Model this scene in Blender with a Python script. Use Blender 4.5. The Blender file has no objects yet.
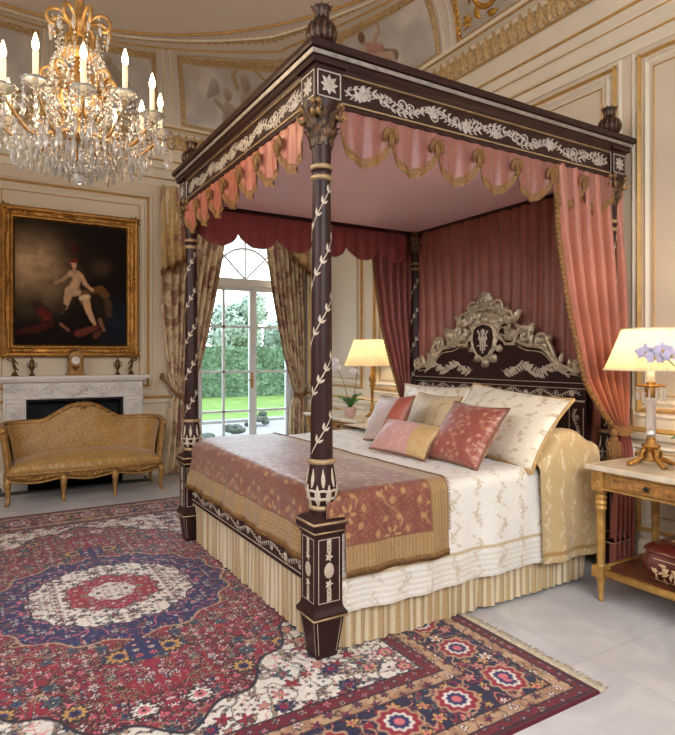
import bpy, math, random
import numpy as np
from mathutils import Vector, Matrix, Euler
random.seed(7); rng = np.random.default_rng(11)
PI = math.pi; sin = math.sin; cos = math.cos
COL = bpy.context.scene.collection
A = lambda *a: np.array(a, float)

# ---------------------------------------------------------------- colour / noise
def lin(c):
    c = np.asarray(c, float) / 255.0
    return np.where(c <= .04045, c / 12.92, ((c + .055) / 1.055) ** 2.4)
def _h(ix, iy, seed):
    n = (ix * 374761393 + iy * 668265263 + seed * 1274126177) & 0x7fffffff
    n = ((n ^ (n >> 13)) * 1274126177) & 0x7fffffff
    return ((n ^ (n >> 16)) & 0xffff) / 65535.0
def vn(x, y, seed=0):
    xi = np.floor(x).astype(np.int64); yi = np.floor(y).astype(np.int64)
    fx = x - xi; fy = y - yi; fx = fx * fx * (3 - 2 * fx); fy = fy * fy * (3 - 2 * fy)
    a = _h(xi, yi, seed); b = _h(xi + 1, yi, seed); c = _h(xi, yi + 1, seed); d = _h(xi + 1, yi + 1, seed)
    return a + (b - a) * fx + (c - a) * fy + (a - b - c + d) * fx * fy
def fbm(x, y, seed=0, o=4):
    s = 0; w = .5; t = 0
    for k in range(o):
        s = s + w * vn(x * 2 ** k, y * 2 ** k, seed + k * 17); t += w; w *= .5
    return s / t
def sstep(a, b, x):
    t = np.clip((x - a) / (b - a), 0, 1); return t * t * (3 - 2 * t)
def mixc(c0, c1, m):
    return c0 * (1 - m[..., None]) + c1 * m[..., None]
def cellf(x, y, c, seed=0, drop=True):
    """half-drop lattice: local coords p,q in -.5..+.5 and cell hash"""
    i = np.floor(x / c).astype(np.int64)
    yy = y / c + (.5 * (i % 2) if drop else 0)
    j = np.floor(yy).astype(np.int64)
    return x / c - i - .5, yy - j - .5, _h(i, j, seed)
def damask(u, v, c, seed=0):
    """flower heads, leaf wreaths and waving stems on a half-drop lattice"""
    p, q, h = cellf(u, v, c, seed)
    r = np.hypot(p, q); th = np.arctan2(q, p)
    m = sstep(.02, -.02, r - .2 * (.62 + .38 * np.cos(6 * th)))
    m = np.maximum(m, .9 * sstep(.02, -.02, np.abs(r - .36) - .06 * np.maximum(np.sin(7 * th), 0)))
    st = np.abs(p - .22 * np.sin(2 * PI * q)) - .022
    m = np.maximum(m, .8 * sstep(.015, -.015, st) * (r > .22))
    m = m * (1 - sstep(.025, .0, r - .05))
    return m

# ---------------------------------------------------------------- mesh builder
class MB:
    def __init__(s): s.V = []; s.Q = []; s.P = []; s.C = []; s.n = 0
    def add(s, v, quads=(), polys=(), col=None):
        v = np.asarray(v, float).reshape(-1, 3); o = s.n
        s.V.append(v); s.n += len(v)
        if len(quads): s.Q.append(np.asarray(quads, np.int64).reshape(-1, 4) + o)
        for p in polys: s.P.append([i + o for i in p])
        s.C.append(np.broadcast_to(np.asarray((1, 1, 1) if col is None else col, float), (len(v), 3)))
        return s
    def box(s, a, b):
        x0, y0, z0 = a; x1, y1, z1 = b
        return s.add([(x0,y0,z0),(x1,y0,z0),(x1,y1,z0),(x0,y1,z0),(x0,y0,z1),(x1,y0,z1),(x1,y1,z1),(x0,y1,z1)],
              [(0,3,2,1),(4,5,6,7),(0,1,5,4),(1,2,6,5),(2,3,7,6),(3,0,4,7)])
    def hexa(s, lo, hi):
        """two quads (4 pts each), lofted and capped"""
        return s.add(list(lo) + list(hi), [(0,3,2,1),(4,5,6,7),(0,1,5,4),(1,2,6,5),(2,3,7,6),(3,0,4,7)])
    def sqstack(s, cx, cy, prof):
        """square lathe: list of (half width, z)"""
        v = []; q = []
        for hw, z in prof:
            v += [(cx-hw,cy-hw,z),(cx+hw,cy-hw,z),(cx+hw,cy+hw,z),(cx-hw,cy+hw,z)]
        for k in range(len(prof)-1):
            for i in range(4): q.append((4*k+i, 4*k+(i+1)%4, 4*k+4+(i+1)%4, 4*k+4+i))
        e = 4*(len(prof)-1); q += [(3,2,1,0),(e,e+1,e+2,e+3)]
        return s.add(v, q)
    def grid(s, X, Y, Z, col=None, mask=None, cu=False):
        nu, nv = X.shape; v = np.stack([X, Y, Z], -1).reshape(-1, 3)
        I = np.arange(nu * nv).reshape(nu, nv)
        if cu: I = np.concatenate([I, I[:1]], 0)
        q = np.stack([I[:-1,:-1], I[1:,:-1], I[1:,1:], I[:-1,1:]], -1)
        if mask is not None: q = q[mask]
        return s.add(v, q.reshape(-1, 4), col=None if col is None else col.reshape(-1, 3))
    def lathe(s, prof, c=(0,0,0), n=16, cap=True, rf=None):
        prof = np.asarray(prof, float); th = np.arange(n) * 2 * PI / n
        k = np.ones((n, len(prof))) if rf is None else rf(th[:, None], prof[None, :, 1])
        R = prof[None, :, 0] * k
        X = c[0] + R * np.cos(th)[:, None]; Y = c[1] + R * np.sin(th)[:, None]; Z = c[2] + np.broadcast_to(prof[:, 1], X.shape)
        o = s.n; m = len(prof); s.grid(X, Y, Z, cu=True)
        if cap:
            s.P.append([o + i * m for i in range(n)][::-1]); s.P.append([o + i * m + m - 1 for i in range(n)])
        return s
    def tube(s, pts, r, n=6, close=False):
        P = np.asarray(pts, float); m = len(P)
        r = np.broadcast_to(np.asarray(r, float), (m,))
        T = np.gradient(P, axis=0) if not close else np.roll(P, -1, 0) - np.roll(P, 1, 0)
        T /= np.linalg.norm(T, axis=1)[:, None] + 1e-12
        up = A(0,0,1) if abs(T[0][2]) < .9 else A(1,0,0)
        N = np.cross(T[0], up); N /= np.linalg.norm(N); fr = []
        for t in T:
            N = N - t * N.dot(t); N /= np.linalg.norm(N) + 1e-12; fr.append((N, np.cross(t, N)))
        th = np.arange(n) * 2 * PI / n; v = []
        for p, (a, b), rr in zip(P, fr, r): v.append(p + rr * (np.cos(th)[:, None] * a + np.sin(th)[:, None] * b))
        v = np.concatenate(v); q = []
        for k in range(m if close else m - 1):
            k2 = (k + 1) % m
            for i in range(n): q.append((k*n+i, k*n+(i+1)%n, k2*n+(i+1)%n, k2*n+i))
        return s.add(v, q, [] if close else [list(range(n))[::-1], [(m-1)*n+i for i in range(n)]])
    def ball(s, c, r, n=10, m=6, rot=None):
        r = np.broadcast_to(np.asarray(r, float), (3,))
        th = np.arange(n) * 2 * PI / n; ph = np.linspace(-PI/2 + .12, PI/2 - .12, m)
        v = np.stack([np.cos(th)[:, None]*np.cos(ph), np.sin(th)[:, None]*np.cos(ph), np.broadcast_to(np.sin(ph), (n, m))], -1) * r
        if rot is not None: v = v @ np.array(rot.to_3x3()).T
        v = v + np.asarray(c); o = s.n
        s.grid(v[..., 0], v[..., 1], v[..., 2], cu=True)
        s.P.append([o + i * m for i in range(n)][::-1]); s.P.append([o + i * m + m - 1 for i in range(n)])
        return s
    def prism(s, f, out, d0, d1):
        """outline of (s,t) points in mapping f, extruded from offset d0 to d1"""
        n = len(out); v = [f(a, b, d0) for a, b in out] + [f(a, b, d1) for a, b in out]
        return s.add(v, [(i, (i+1) % n, n+(i+1) % n, n+i) for i in range(n)], [list(range(n))[::-1], list(range(n, 2*n))])
    # ---- relief / inlay strokes in a mapping f(s,t,off)
    def stroke(s, f, pts, w, h=.003, o=.0006):
        P = np.asarray(pts, float); m = len(P); w = np.broadcast_to(np.asarray(w, float), (m,)) * .5
        T = np.gradient(P, axis=0); T /= np.linalg.norm(T, axis=1)[:, None] + 1e-12
        N = np.stack([-T[:, 1], T[:, 0]], 1)
        v = []; q = []
        for k in range(m):
            a = P[k] + N[k]*w[k]; b = P[k] - N[k]*w[k]
            v += [f(a[0], a[1], o), f(P[k][0], P[k][1], o + h), f(b[0], b[1], o)]
            if k: q += [(3*k-3, 3*k, 3*k+1, 3*k-2), (3*k-2, 3*k+1, 3*k+2, 3*k-1)]
        return s.add(v, q)
    def leaf(s, f, x, y, ang, L, W, h=.003, bend=0., n=5, o=.0006):
        k = np.linspace(0, 1, n); a = ang + bend * k
        d = np.stack([np.cos(a), np.sin(a)], 1) * (L / (n-1)); d[0] = 0
        P = np.cumsum(d, 0) + A(x, y)
        return s.stroke(f, P, W * np.sin(PI * np.clip(k, .04, .97) ** .75), h, o)
    def spiral(s, f, x, y, a0, r, turns, w, h=.003, dr=1, n=18, o=.0006):
        """starts at the outer end in direction a0 from the centre x,y"""
        k = np.linspace(0, 1, n); a = a0 + dr * k * turns * 2 * PI; R = r * (1 - .85 * k)
        return s.stroke(f, np.stack([x + R*np.cos(a), y + R*np.sin(a)], 1), w * (1 - .5*k), h, o)
    def flower(s, f, x, y, r, n=5, h=.003, a0=0, o=.0006):
        for i in range(n): s.leaf(f, x, y, a0 + i*2*PI/n, r, r*.62, h, n=4, o=o)
        return s.oval(f, x, y, r*.28, r*.28, h*1.6, o=o)
    def oval(s, f, x, y, rx, ry, h=.003, n=12, o=.0006):
        v = [f(x, y, o+h)]; 
        for fr, hh in ((.7, .75), (1, 0)):
            v += [f(x + fr*rx*cos(i*2*PI/n), y + fr*ry*sin(i*2*PI/n), o+h*hh) for i in range(n)]
        return s.add(v, [(1+i, 1+n+i, 1+n+(i+1) % n, 1+(i+1) % n) for i in range(n)], [(0, 1+i, 1+(i+1) % n) for i in range(n)])
    def done(s):
        return np.concatenate(s.V) if s.V else np.zeros((0, 3))
    def build(s, name, mat, parent=None, smooth=True, kind=None, label=None, origin=None):
        V = s.done()
        if parent is not None:
            off = wloc(parent)
        else:
            off = A(*origin) if origin is not None else A((V[:,0].min()+V[:,0].max())/2, (V[:,1].min()+V[:,1].max())/2, V[:,2].min())
        V = V - off
        me = bpy.data.meshes.new(name)
        Q = np.concatenate(s.Q) if s.Q else np.zeros((0, 4), np.int64)
        pl = [len(p) for p in s.P]
        li = np.concatenate([Q.reshape(-1)] + ([np.array([i for p in s.P for i in p], np.int64)] if s.P else []))
        tot = np.concatenate([np.full(len(Q), 4), np.array(pl, np.int64)]).astype(np.int64)
        st = np.concatenate([[0], np.cumsum(tot)[:-1]])
        me.vertices.add(len(V)); me.vertices.foreach_set('co', V.reshape(-1).astype(np.float32))
        me.loops.add(len(li)); me.loops.foreach_set('vertex_index', li.astype(np.int32))
        me.polygons.add(len(tot)); me.polygons.foreach_set('loop_start', st.astype(np.int32))
        me.polygons.foreach_set('use_smooth', np.full(len(tot), bool(smooth)))
        me.update(calc_edges=True); me.validate()
        C = np.concatenate(s.C)
        if C.min() < .999:
            at = me.color_attributes.new('Col', 'FLOAT_COLOR', 'POINT')
            at.data.foreach_set('color', np.concatenate([C, np.ones((len(C), 1))], 1).reshape(-1).astype(np.float32))
        me.materials.append(mat)
        o = bpy.data.objects.new(name, me); COL.objects.link(o)
        if parent is not None: o.parent = parent
        else: o.location = off
        if kind: o['kind'] = kind
        if label: o['label'] = label
        return o
def wloc(o):
    p = A(*o.location)
    return p if o.parent is None else p + wloc(o.parent)
def smooth_by_angle(o, deg=35):
    me = o.data
    me.set_sharp_from_angle(angle=math.radians(deg)); return o
def tag(o, label, cat, group=None, kind=None):
    o['label'] = label; o['category'] = cat
    if group: o['group'] = group
    if kind: o['kind'] = kind
    return o
def thing(name, loc, label, cat, group=None):
    o = bpy.data.objects.new(name, None); o.empty_display_size = .1; COL.objects.link(o)
    o.location = loc; return tag(o, label, cat, group)
def kids(o): return [c for c in bpy.data.objects if c.parent == o]
def dup(o, loc=None, rz=None, label=None, parent=None):
    c = o.copy(); COL.objects.link(c); c.parent = parent
    if loc is not None: c.location = loc
    if rz is not None: c.rotation_euler = (0, 0, rz)
    if label: c['label'] = label
    for k in kids(o): dup(k, parent=c)
    return c
def plane(O, S, T):
    O, S, T = A(*O), A(*S), A(*T); N = np.cross(S, T)
    return lambda s, t, o=0.: O + S*s + T*t + N*o

# ---------------------------------------------------------------- materials
def nt_new(name):
    m = bpy.data.materials.new(name); m.use_nodes = True
    nt = m.node_tree; b = nt.nodes['Principled BSDF']; return m, nt, b
def M(name, rgb, rough=.5, metal=0., var=.12, scale=6., bump=0., bscale=80., spec=.5, trans=0., emis=None, es=0., sheen=0., coat=0., rgb2=None, alpha=1., detail=4.):
    m, nt, b = nt_new(name); N = nt.nodes.new; L = nt.links.new
    c = lin(rgb)
    tc = N('ShaderNodeTexCoord')
    nz = N('ShaderNodeTexNoise'); nz.inputs['Scale'].default_value = scale; nz.inputs['Detail'].default_value = detail
    L(tc.outputs['Object'], nz.inputs['Vector'])
    rp = N('ShaderNodeValToRGB'); rp.color_ramp.elements[0].position = .3; rp.color_ramp.elements[1].position = .7
    c2 = lin(rgb2) if rgb2 is not None else c
    rp.color_ramp.elements[0].color = (*(c2 * (1 - var)), 1); rp.color_ramp.elements[1].color = (*np.clip(c * (1 + var), 0, 1), 1)
    L(nz.outputs['Fac'], rp.inputs['Fac']); L(rp.outputs['Color'], b.inputs['Base Color'])
    b.inputs['Roughness'].default_value = rough; b.inputs['Metallic'].default_value = metal
    b.inputs['Specular IOR Level'].default_value = spec; b.inputs['Transmission Weight'].default_value = trans
    b.inputs['Sheen Weight'].default_value = sheen; b.inputs['Coat Weight'].default_value = coat; b.inputs['Alpha'].default_value = alpha
    if emis is not None:
        b.inputs['Emission Color'].default_value = (*lin(emis), 1); b.inputs['Emission Strength'].default_value = es
    if bump: bumpit(nt, b, tc, bump, bscale)
    return m
def bumpit(nt, b, tc, bump, bscale):
    N = nt.nodes.new; L = nt.links.new
    n2 = N('ShaderNodeTexNoise'); n2.inputs['Scale'].default_value = bscale; n2.inputs['Detail'].default_value = 3
    L(tc.outputs['Object'], n2.inputs['Vector'])
    bp = N('ShaderNodeBump'); bp.inputs['Strength'].default_value = bump; bp.inputs['Distance'].default_value = .01
    L(n2.outputs['Fac'], bp.inputs['Height']); L(bp.outputs['Normal'], b.inputs['Normal'])
def MV(name, rough=.6, bump=.15, bscale=220., sheen=.15, spec=.3, metal=0.):
    """woven or painted surface whose pattern is stored per vertex"""
    m, nt, b = nt_new(name); N = nt.nodes.new; L = nt.links.new
    at = N('ShaderNodeAttribute'); at.attribute_name = 'Col'
    tc = N('ShaderNodeTexCoord'); nz = N('ShaderNodeTexNoise'); nz.inputs['Scale'].default_value = 90; nz.inputs['Detail'].default_value = 3
    L(tc.outputs['Object'], nz.inputs['Vector'])
    mr = N('ShaderNodeMapRange'); mr.inputs['To Min'].default_value = .82; mr.inputs['To Max'].default_value = 1.18
    L(nz.outputs['Fac'], mr.inputs['Value'])
    mx = N('ShaderNodeMix'); mx.data_type = 'RGBA'; mx.blend_type = 'MULTIPLY'; mx.inputs['Factor'].default_value = 1
    L(at.outputs['Color'], mx.inputs['A']); L(mr.outputs['Result'], mx.inputs['B']); L(mx.outputs['Result'], b.inputs['Base Color'])
    b.inputs['Roughness'].default_value = rough; b.inputs['Sheen Weight'].default_value = sheen; b.inputs['Specular IOR Level'].default_value = spec
    b.inputs['Metallic'].default_value = metal
    if bump: bumpit(nt, b, tc, bump, bscale)
    return m
m_wall = M('cream_wall_paint', (228, 211, 186), .55, var=.03, scale=2)
m_mould = M('cream_moulding_paint', (240, 228, 206), .45, var=.03, scale=5)
m_gold = M('gilded_plaster', (206, 158, 78), .32, .75, var=.25, scale=25, bump=.25, bscale=90)
m_goldline = M('gold_leaf_line', (206, 164, 98), .38, .3, var=.15, scale=14)
m_ornate = M('gilt_acanthus_relief', (206, 174, 122), .5, .2, var=.3, scale=40, bump=.4, bscale=70)
m_ceil = M('ceiling_plaster', (222, 210, 196), .7, var=.04, scale=1.5)
m_frame = M('old_gold_frame', (168, 120, 58), .32, .7, var=.35, scale=18, bump=.35, bscale=120)
m_bronze = M('dark_bronze', (104, 78, 44), .4, .8, var=.3, scale=30)
m_marble = M('white_carved_marble', (226, 220, 214), .35, var=.06, scale=5)
m_black = M('soot_black_iron', (10, 10, 12), .7, var=.3, scale=8)
m_ebony = M('dark_ebonised_wood', (50, 27, 24), .42, var=.3, scale=16, spec=.3)
m_ivory = M('ivory_inlay', (196, 180, 160), .4, var=.16, scale=60)
m_silver = M('silvered_carving', (206, 188, 160), .38, .4, var=.3, scale=30, bump=.15, bscale=120)
m_goldring = M('gilt_turned_ring', (176, 148, 112), .4, .35, var=.2, scale=20)
m_rose = M('dusty_rose_silk', (190, 106, 98), .48, var=.1, scale=9, sheen=.3, bump=.08, bscale=160)
m_roselin = M('rose_silk_lining', (172, 92, 96), .5, var=.08, scale=6, sheen=.3)
m_tester = M('pink_silk_tester', (250, 204, 208), .5, var=.04, scale=3, sheen=.3)
m_fringe = M('gold_silk_fringe', (142, 102, 58), .6, .1, var=.4, scale=90, bump=.5, bscale=200)
m_fab = MV('patterned_fabric', .55, .12, 240)
m_satin = MV('patterned_satin', .38, .1, 160, sheen=.3, spec=.45)
m_pile = MV('wool_pile', .7, .3, 300, sheen=.15, spec=.3)
m_paint = MV('oil_paint_on_canvas', .75, .08, 200, sheen=0, spec=.08)
m_fresco = MV('fresco_plaster', .8, .05, 60, sheen=0, spec=.15)
m_candle = M('candle_wax', (244, 232, 206), .5, var=.03, emis=(255, 214, 150), es=.5)
m_flame = M('glowing_bulb_glass', (255, 240, 210), .3, var=.0, emis=(255, 226, 170), es=28)
m_crystal = M('cut_crystal', (250, 246, 240), .04, var=.02, trans=.72, spec=.8)
def shade_mat():
    m, nt, b = nt_new('lit_pleated_silk_shade'); N = nt.nodes.new; L = nt.links.new
    out = nt.nodes['Material Output']; d = N('ShaderNodeBsdfDiffuse'); t = N('ShaderNodeBsdfTranslucent'); mx = N('ShaderNodeMixShader'); mx.inputs[0].default_value = .55
    tc = N('ShaderNodeTexCoord'); nz = N('ShaderNodeTexNoise'); nz.inputs['Scale'].default_value = 40; L(tc.outputs['Object'], nz.inputs['Vector'])
    rp = N('ShaderNodeValToRGB'); rp.color_ramp.elements[0].color = (*lin((236, 214, 172)), 1); rp.color_ramp.elements[1].color = (*lin((250, 236, 206)), 1); L(nz.outputs['Fac'], rp.inputs['Fac'])
    for s_ in (d, t): L(rp.outputs['Color'], s_.inputs['Color'])
    L(d.outputs[0], mx.inputs[1]); L(t.outputs[0], mx.inputs[2]); L(mx.outputs[0], out.inputs['Surface']); nt.nodes.remove(b); return m
m_shade = shade_mat()
m_glass = M('window_glass', (255, 255, 255), .0, var=0, trans=1., spec=.3)
m_white = M('white_window_paint', (238, 240, 240), .4, var=.02)
m_leafg = M('glossy_green_leaf', (66, 112, 46), .4, var=.3, scale=14)
m_petal = M('white_orchid_petal', (236, 230, 236), .6, var=.06, scale=20)
m_petal2 = M('lilac_orchid_petal', (188, 178, 204), .6, var=.12, scale=30)
m_pot = M('pink_glazed_pot', (214, 176, 166), .3, var=.1, scale=12)
# ================================================================ THE SETTING
XH, YF = 3.75, 7.15           # head wall, far wall
XL, YN = -2.85, -2.15
def stone_floor():
    m, nt, b = nt_new('pale_limestone_slabs'); N = nt.nodes.new; L = nt.links.new
    tc = N('ShaderNodeTexCoord'); br = N('ShaderNodeTexBrick')
    br.inputs['Scale'].default_value = 1.; br.inputs['Brick Width'].default_value = .9; br.inputs['Row Height'].default_value = .9
    br.inputs['Mortar Size'].default_value = .004; br.offset = .0
    br.inputs['Color1'].default_value = (*lin((206, 204, 206)), 1); br.inputs['Color2'].default_value = (*lin((214, 210, 209)), 1); br.inputs['Mortar'].default_value = (*lin((196, 193, 192)), 1)
    L(tc.outputs['Object'], br.inputs['Vector'])
    nz = N('ShaderNodeTexNoise'); nz.inputs['Scale'].default_value = 2.2; nz.inputs['Detail'].default_value = 6; nz.inputs['Distortion'].default_value = 1.2
    L(tc.outputs['Object'], nz.inputs['Vector'])
    rp = N('ShaderNodeValToRGB'); rp.color_ramp.elements[0].position = .42; rp.color_ramp.elements[0].color = (.8, .8, .82, 1)
    rp.color_ramp.elements[1].position = .6; rp.color_ramp.elements[1].color = (1, 1, 1, 1); L(nz.outputs['Fac'], rp.inputs['Fac'])
    mx = N('ShaderNodeMix'); mx.data_type = 'RGBA'; mx.blend_type = 'MULTIPLY'; mx.inputs['Factor'].default_value = .8
    L(br.outputs['Color'], mx.inputs['A']); L(rp.outputs['Color'], mx.inputs['B']); L(mx.outputs['Result'], b.inputs['Base Color'])
    b.inputs['Roughness'].default_value = .38; return m
MB().box((XL, YN, -.12), (XH + .3, YF + .3, 0)).build('floor', stone_floor(), kind='structure', smooth=False)

WX0, WX1, WZ = 2.22, 3.60, 2.36; WXC = (WX0 + WX1)/2; WR = (WX1 - WX0)/2
def far_wall():
    b = MB(); y0, y1 = YF, YF + .28; zt = 4.12
    b.box((XL, y0, 0), (WX0, y1, zt)); b.box((WX1, y0, 0), (XH + .3, y1, zt))
    n = 20; arc = [(WXC - WR*cos(PI*k/n), WZ + WR*sin(PI*k/n)) for k in range(n+1)]
    b.grid(*[np.array(a) for a in ([[x for x, z in arc]]*2, [[y0]*(n+1)]*2, [[z for x, z in arc], [zt]*(n+1)])])
    b.grid(*[np.array(a) for a in ([[x for x, z in arc]]*2, [[y0]*(n+1), [y1]*(n+1)], [[z for x, z in arc]]*2)])
    b.build('wall_far', m_wall, kind='structure', smooth=False)
far_wall()
MB().box((XH, YN, 0), (XH + .3, YF, 4.12)).build('wall_head', m_wall, kind='structure', smooth=False)
MB().box((XL - .2, YN, 0), (XL, YF, 4.12)).build('wall_left', m_wall, kind='structure', smooth=False)
MB().box((XL, YN - .2, 0), (XH + .3, YN, 4.12)).build('wall_near', m_wall, kind='structure', smooth=False)
fH = plane((XH, 0, 0), (0, -1, 0), (0, 0, 1))      # s = -Y
fF = plane((0, YF, 0), (1, 0, 0), (0, 0, 1))       # s = X
def mould(b, f, s0, t0, s1, t1, w, h):
    p = [(s0, t0), (s1, t0), (s1, t1), (s0, t1)]
    for k in range(4):
        (a, c), (d, e) = p[k], p[(k+1) % 4]; hw = w/2
        if a == d: b.stroke(f, [(a, min(c, e)-hw), (a, max(c, e)+hw)], w, h)
        else: b.stroke(f, [(min(a, d)-hw, c), (max(a, d)+hw, c)], w, h)
ntr = [0]
def trim(b, mat, smooth=False):
    ntr[0] += 1; return b.build('trim_%d' % ntr[0], mat, kind='structure', smooth=smooth)
def panel(f, s0, t0, s1, t1):
    b = MB(); mould(b, f, s0, t0, s1, t1, .03, .024); mould(b, f, s0+.1, t0+.1, s1-.1, t1-.1, .010, .010); trim(b, m_goldline)
    b = MB(); mould(b, f, s0+.05, t0+.05, s1-.05, t1-.05, .04, .016); mould(b, f, s0-.04, t0-.04, s1+.04, t1+.04, .03, .014); trim(b, m_mould)
panel(fH, -2.34, 1.05, -.55, 3.40); panel(fH, -5.45, 1.05, -2.52, 3.40); panel(fH, -6.98, 1.05, -5.71, 3.40)
panel(fH, -2.34, .26, -.55, .76); panel(fH, -5.45, .26, -2.52, .76); panel(fH, -6.98, .26, -5.71, .76)
panel(fF, .05, 1.06, 1.66, 3.28); panel(fF, -1.9, 1.06, -.16, 3.28); panel(fF, -1.9, .26, -.16, .76)
def run(prof, name, mat, which='both', kind='structure'):
    """extrude a profile of (distance from wall, z) along the head and far walls with a mitre"""
    b = MB()
    for w in ('H', 'F'):
        if w == 'H': ends = [lambda d: (XH - d, YN), lambda d: (XH - d, YF - d)]
        else: ends = [lambda d: (XL, YF - d), lambda d: (XH - d, YF - d)]
        v = [(*e(d), z) for e in ends for d, z in prof]; n = len(prof)
        q = [(k, k+1, n+k+1, n+k) for k in range(n-1)]
        b.add(v, [t if w == 'H' else t[::-1] for t in q])
    return b.build(name, mat, kind=kind, smooth=False)
def run_far(prof, b, segs):
    n = len(prof)
    for x0, x1 in segs: b.add([(x, YF - d, z) for x in (x0, x1) for d, z in prof], [(k, n+k, n+k+1, k+1) for k in range(n-1)])
def run_head(prof, b, segs):
    n = len(prof)
    for y0, y1 in segs: b.add([(XH - d, y, z) for y in (y0, y1) for d, z in prof], [(k, k+1, n+k+1, n+k) for k in range(n-1)])
# skirting and chair rail stop at the window and the fireplace
for prof, nm, mat in (([(0, .2), (.018, .19), (.03, .15), (.03, 0)], 'baseboard', m_mould), ([(0, .93), (.03, .925), (.045, .9), (.03, .86), (.0, .84)], 'rail', m_mould)):
    b = MB(); run_far(prof, b, [(XL, .16), (1.6, WX0 - .06)])
    if nm == 'rail': trim(b, mat)
    else: b.build('baseboard_far', mat, kind='structure', smooth=False)
    b = MB(); run_head(prof, b, [(YN, YF)])
    if nm == 'rail': trim(b, mat)
    else: b.build('baseboard_head', mat, kind='structure', smooth=False)
b = MB(); run_far([(.03, .938), (.05, .915), (.04, .9)], b, [(XL, .16), (1.6, WX0 - .06)]); run_head([(.03, .938), (.05, .915), (.04, .9)], b, [(YN, YF)]); trim(b, m_goldline)
# cornice
b = MB(); PR = [(0, 3.44), (.025, 3.44), (.025, 3.52), (.045, 3.55), (.045, 3.62), (.07, 3.66), (.07, 3.72), (.13, 3.85), (.15, 3.87), (.17, 4.06), (.22, 4.08), (.24, 4.12)]
run(PR, 'trim_90', m_mould)
for d, z, r in ((.03, 3.53, .009), (.052, 3.645, .010), (.075, 3.735, .012), (.155, 3.868, .010), (.225, 4.085, .010)):
    b = MB(); b.tube([(XH - d, YN, z), (XH - d, YF - d, z)], r, 6); b.tube([(XL, YF - d, z), (XH - d, YF - d, z)], r, 6); trim(b, m_goldline, True)
b = MB()
for f, L0, L1 in ((plane((XH - .155, 0, 3.87), (0, -1, 0), (-.1, 0, .995)), -6.98, 1.2), (plane((0, YF - .155, 3.87), (1, 0, 0), (0, -.1, .995)), -1.8, 3.58)):
    k = L0
    while k < L1:
        b.leaf(f, k, .012, PI/2 + .3, .18, .075, .026, bend=-.6); b.leaf(f, k + .02, .06, PI/2 - .5, .11, .05, .02, bend=.9); b.spiral(f, k + .05, .11, PI/2, .04, 1.1, .022, .016, dr=-1, n=8); b.oval(f, k + .05, .03, .022, .022, .016, n=6)
        k += .092
trim(b, m_ornate, True)

# ---------------------------------------------------------------- coved ceiling with an oval
CX, CY, EA, EB = .45, 2.5, 2.85, 3.65
def cove(th, t, o=0.):
    th = np.asarray(th, float); t = np.asarray(t, float)
    ex, ey = EA*np.cos(th), EB*np.sin(th)
    k = np.minimum(3.1/np.maximum(abs(ex), 1e-6), 4.45/np.maximum(abs(ey), 1e-6))
    s = 1 - np.cos(t*PI/2)
    x = CX + ex*k + ex*(1-k)*s; y = CY + ey*k + ey*(1-k)*s; z = 4.08 + .52*np.sin(t*PI/2)
    r = np.hypot(ex, ey); c = np.sin(t*PI/2)*.8 + .15
    nx, ny, nz = -ex/r*(1-c), -ey/r*(1-c), -c
    return x + nx*o, y + ny*o, z + nz*o
def cpt(s, t, o=0.): return A(*[float(v) for v in cove(s, t, o)])
th = np.linspace(0, 2*PI, 161)[:-1]; TH, TT = np.meshgrid(th, np.linspace(0, 1, 9), indexing='ij')
b = MB(); b.grid(*cove(TH, TT), cu=True)
TT2, = np.meshgrid(np.linspace(0, 1, 6)), ; R2 = np.linspace(1, .02, 6)
TH, RR = np.meshgrid(th, R2, indexing='ij')
b.grid(CX + EA*RR*np.cos(TH), CY + EB*RR*np.sin(TH), 4.6 + .12*np.sqrt(1 - RR**2), cu=True)
b.build('ceiling', m_ceil, kind='structure')
for t, r, mat in ((1., .013, m_goldline), (.86, .009, m_goldline), (.945, .012, m_mould)):
    b = MB(); n = 120; P = [cpt(2*PI*k/n, t, .01) for k in range(n)]; b.tube(P, r, 6, close=True); trim(b, mat, True)
b = MB()
for k in range(300):
    a = 2*PI*k/300
    if -.5 < ((a + PI) % (2*PI)) - PI < 2.2:
        fr = lambda s, t, o, a=a: cpt(a + s/3.4, .93 + t, o)
        b.leaf(fr, -.035, 0, .7, .06, .04, .016, bend=-1., n=4); b.leaf(fr, -.035, 0, -.7, .06, .04, .016, bend=1., n=4); b.oval(fr, .02, 0, .014, .018, .014, n=6)
trim(b, m_ornate, True)
def capsules(col, S, T, caps):
    """soft limbs and drapery: x0,y0,x1,y1,r0,r1,rgb"""
    for x0, y0, x1, y1, r0, r1, c in caps:
        dx, dy = x1-x0, y1-y0; k = np.clip(((S-x0)*dx + (T-y0)*dy)/(dx*dx + dy*dy + 1e-9), 0, 1)
        ex, ey = S - x0 - k*dx, T - y0 - k*dy; r = r0 + (r1-r0)*k; d = np.hypot(ex, ey)
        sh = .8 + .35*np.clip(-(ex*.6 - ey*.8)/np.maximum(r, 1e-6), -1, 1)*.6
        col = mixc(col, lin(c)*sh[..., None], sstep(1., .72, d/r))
    return col
SK = (214, 182, 160); SK2 = (196, 176, 158)
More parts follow.
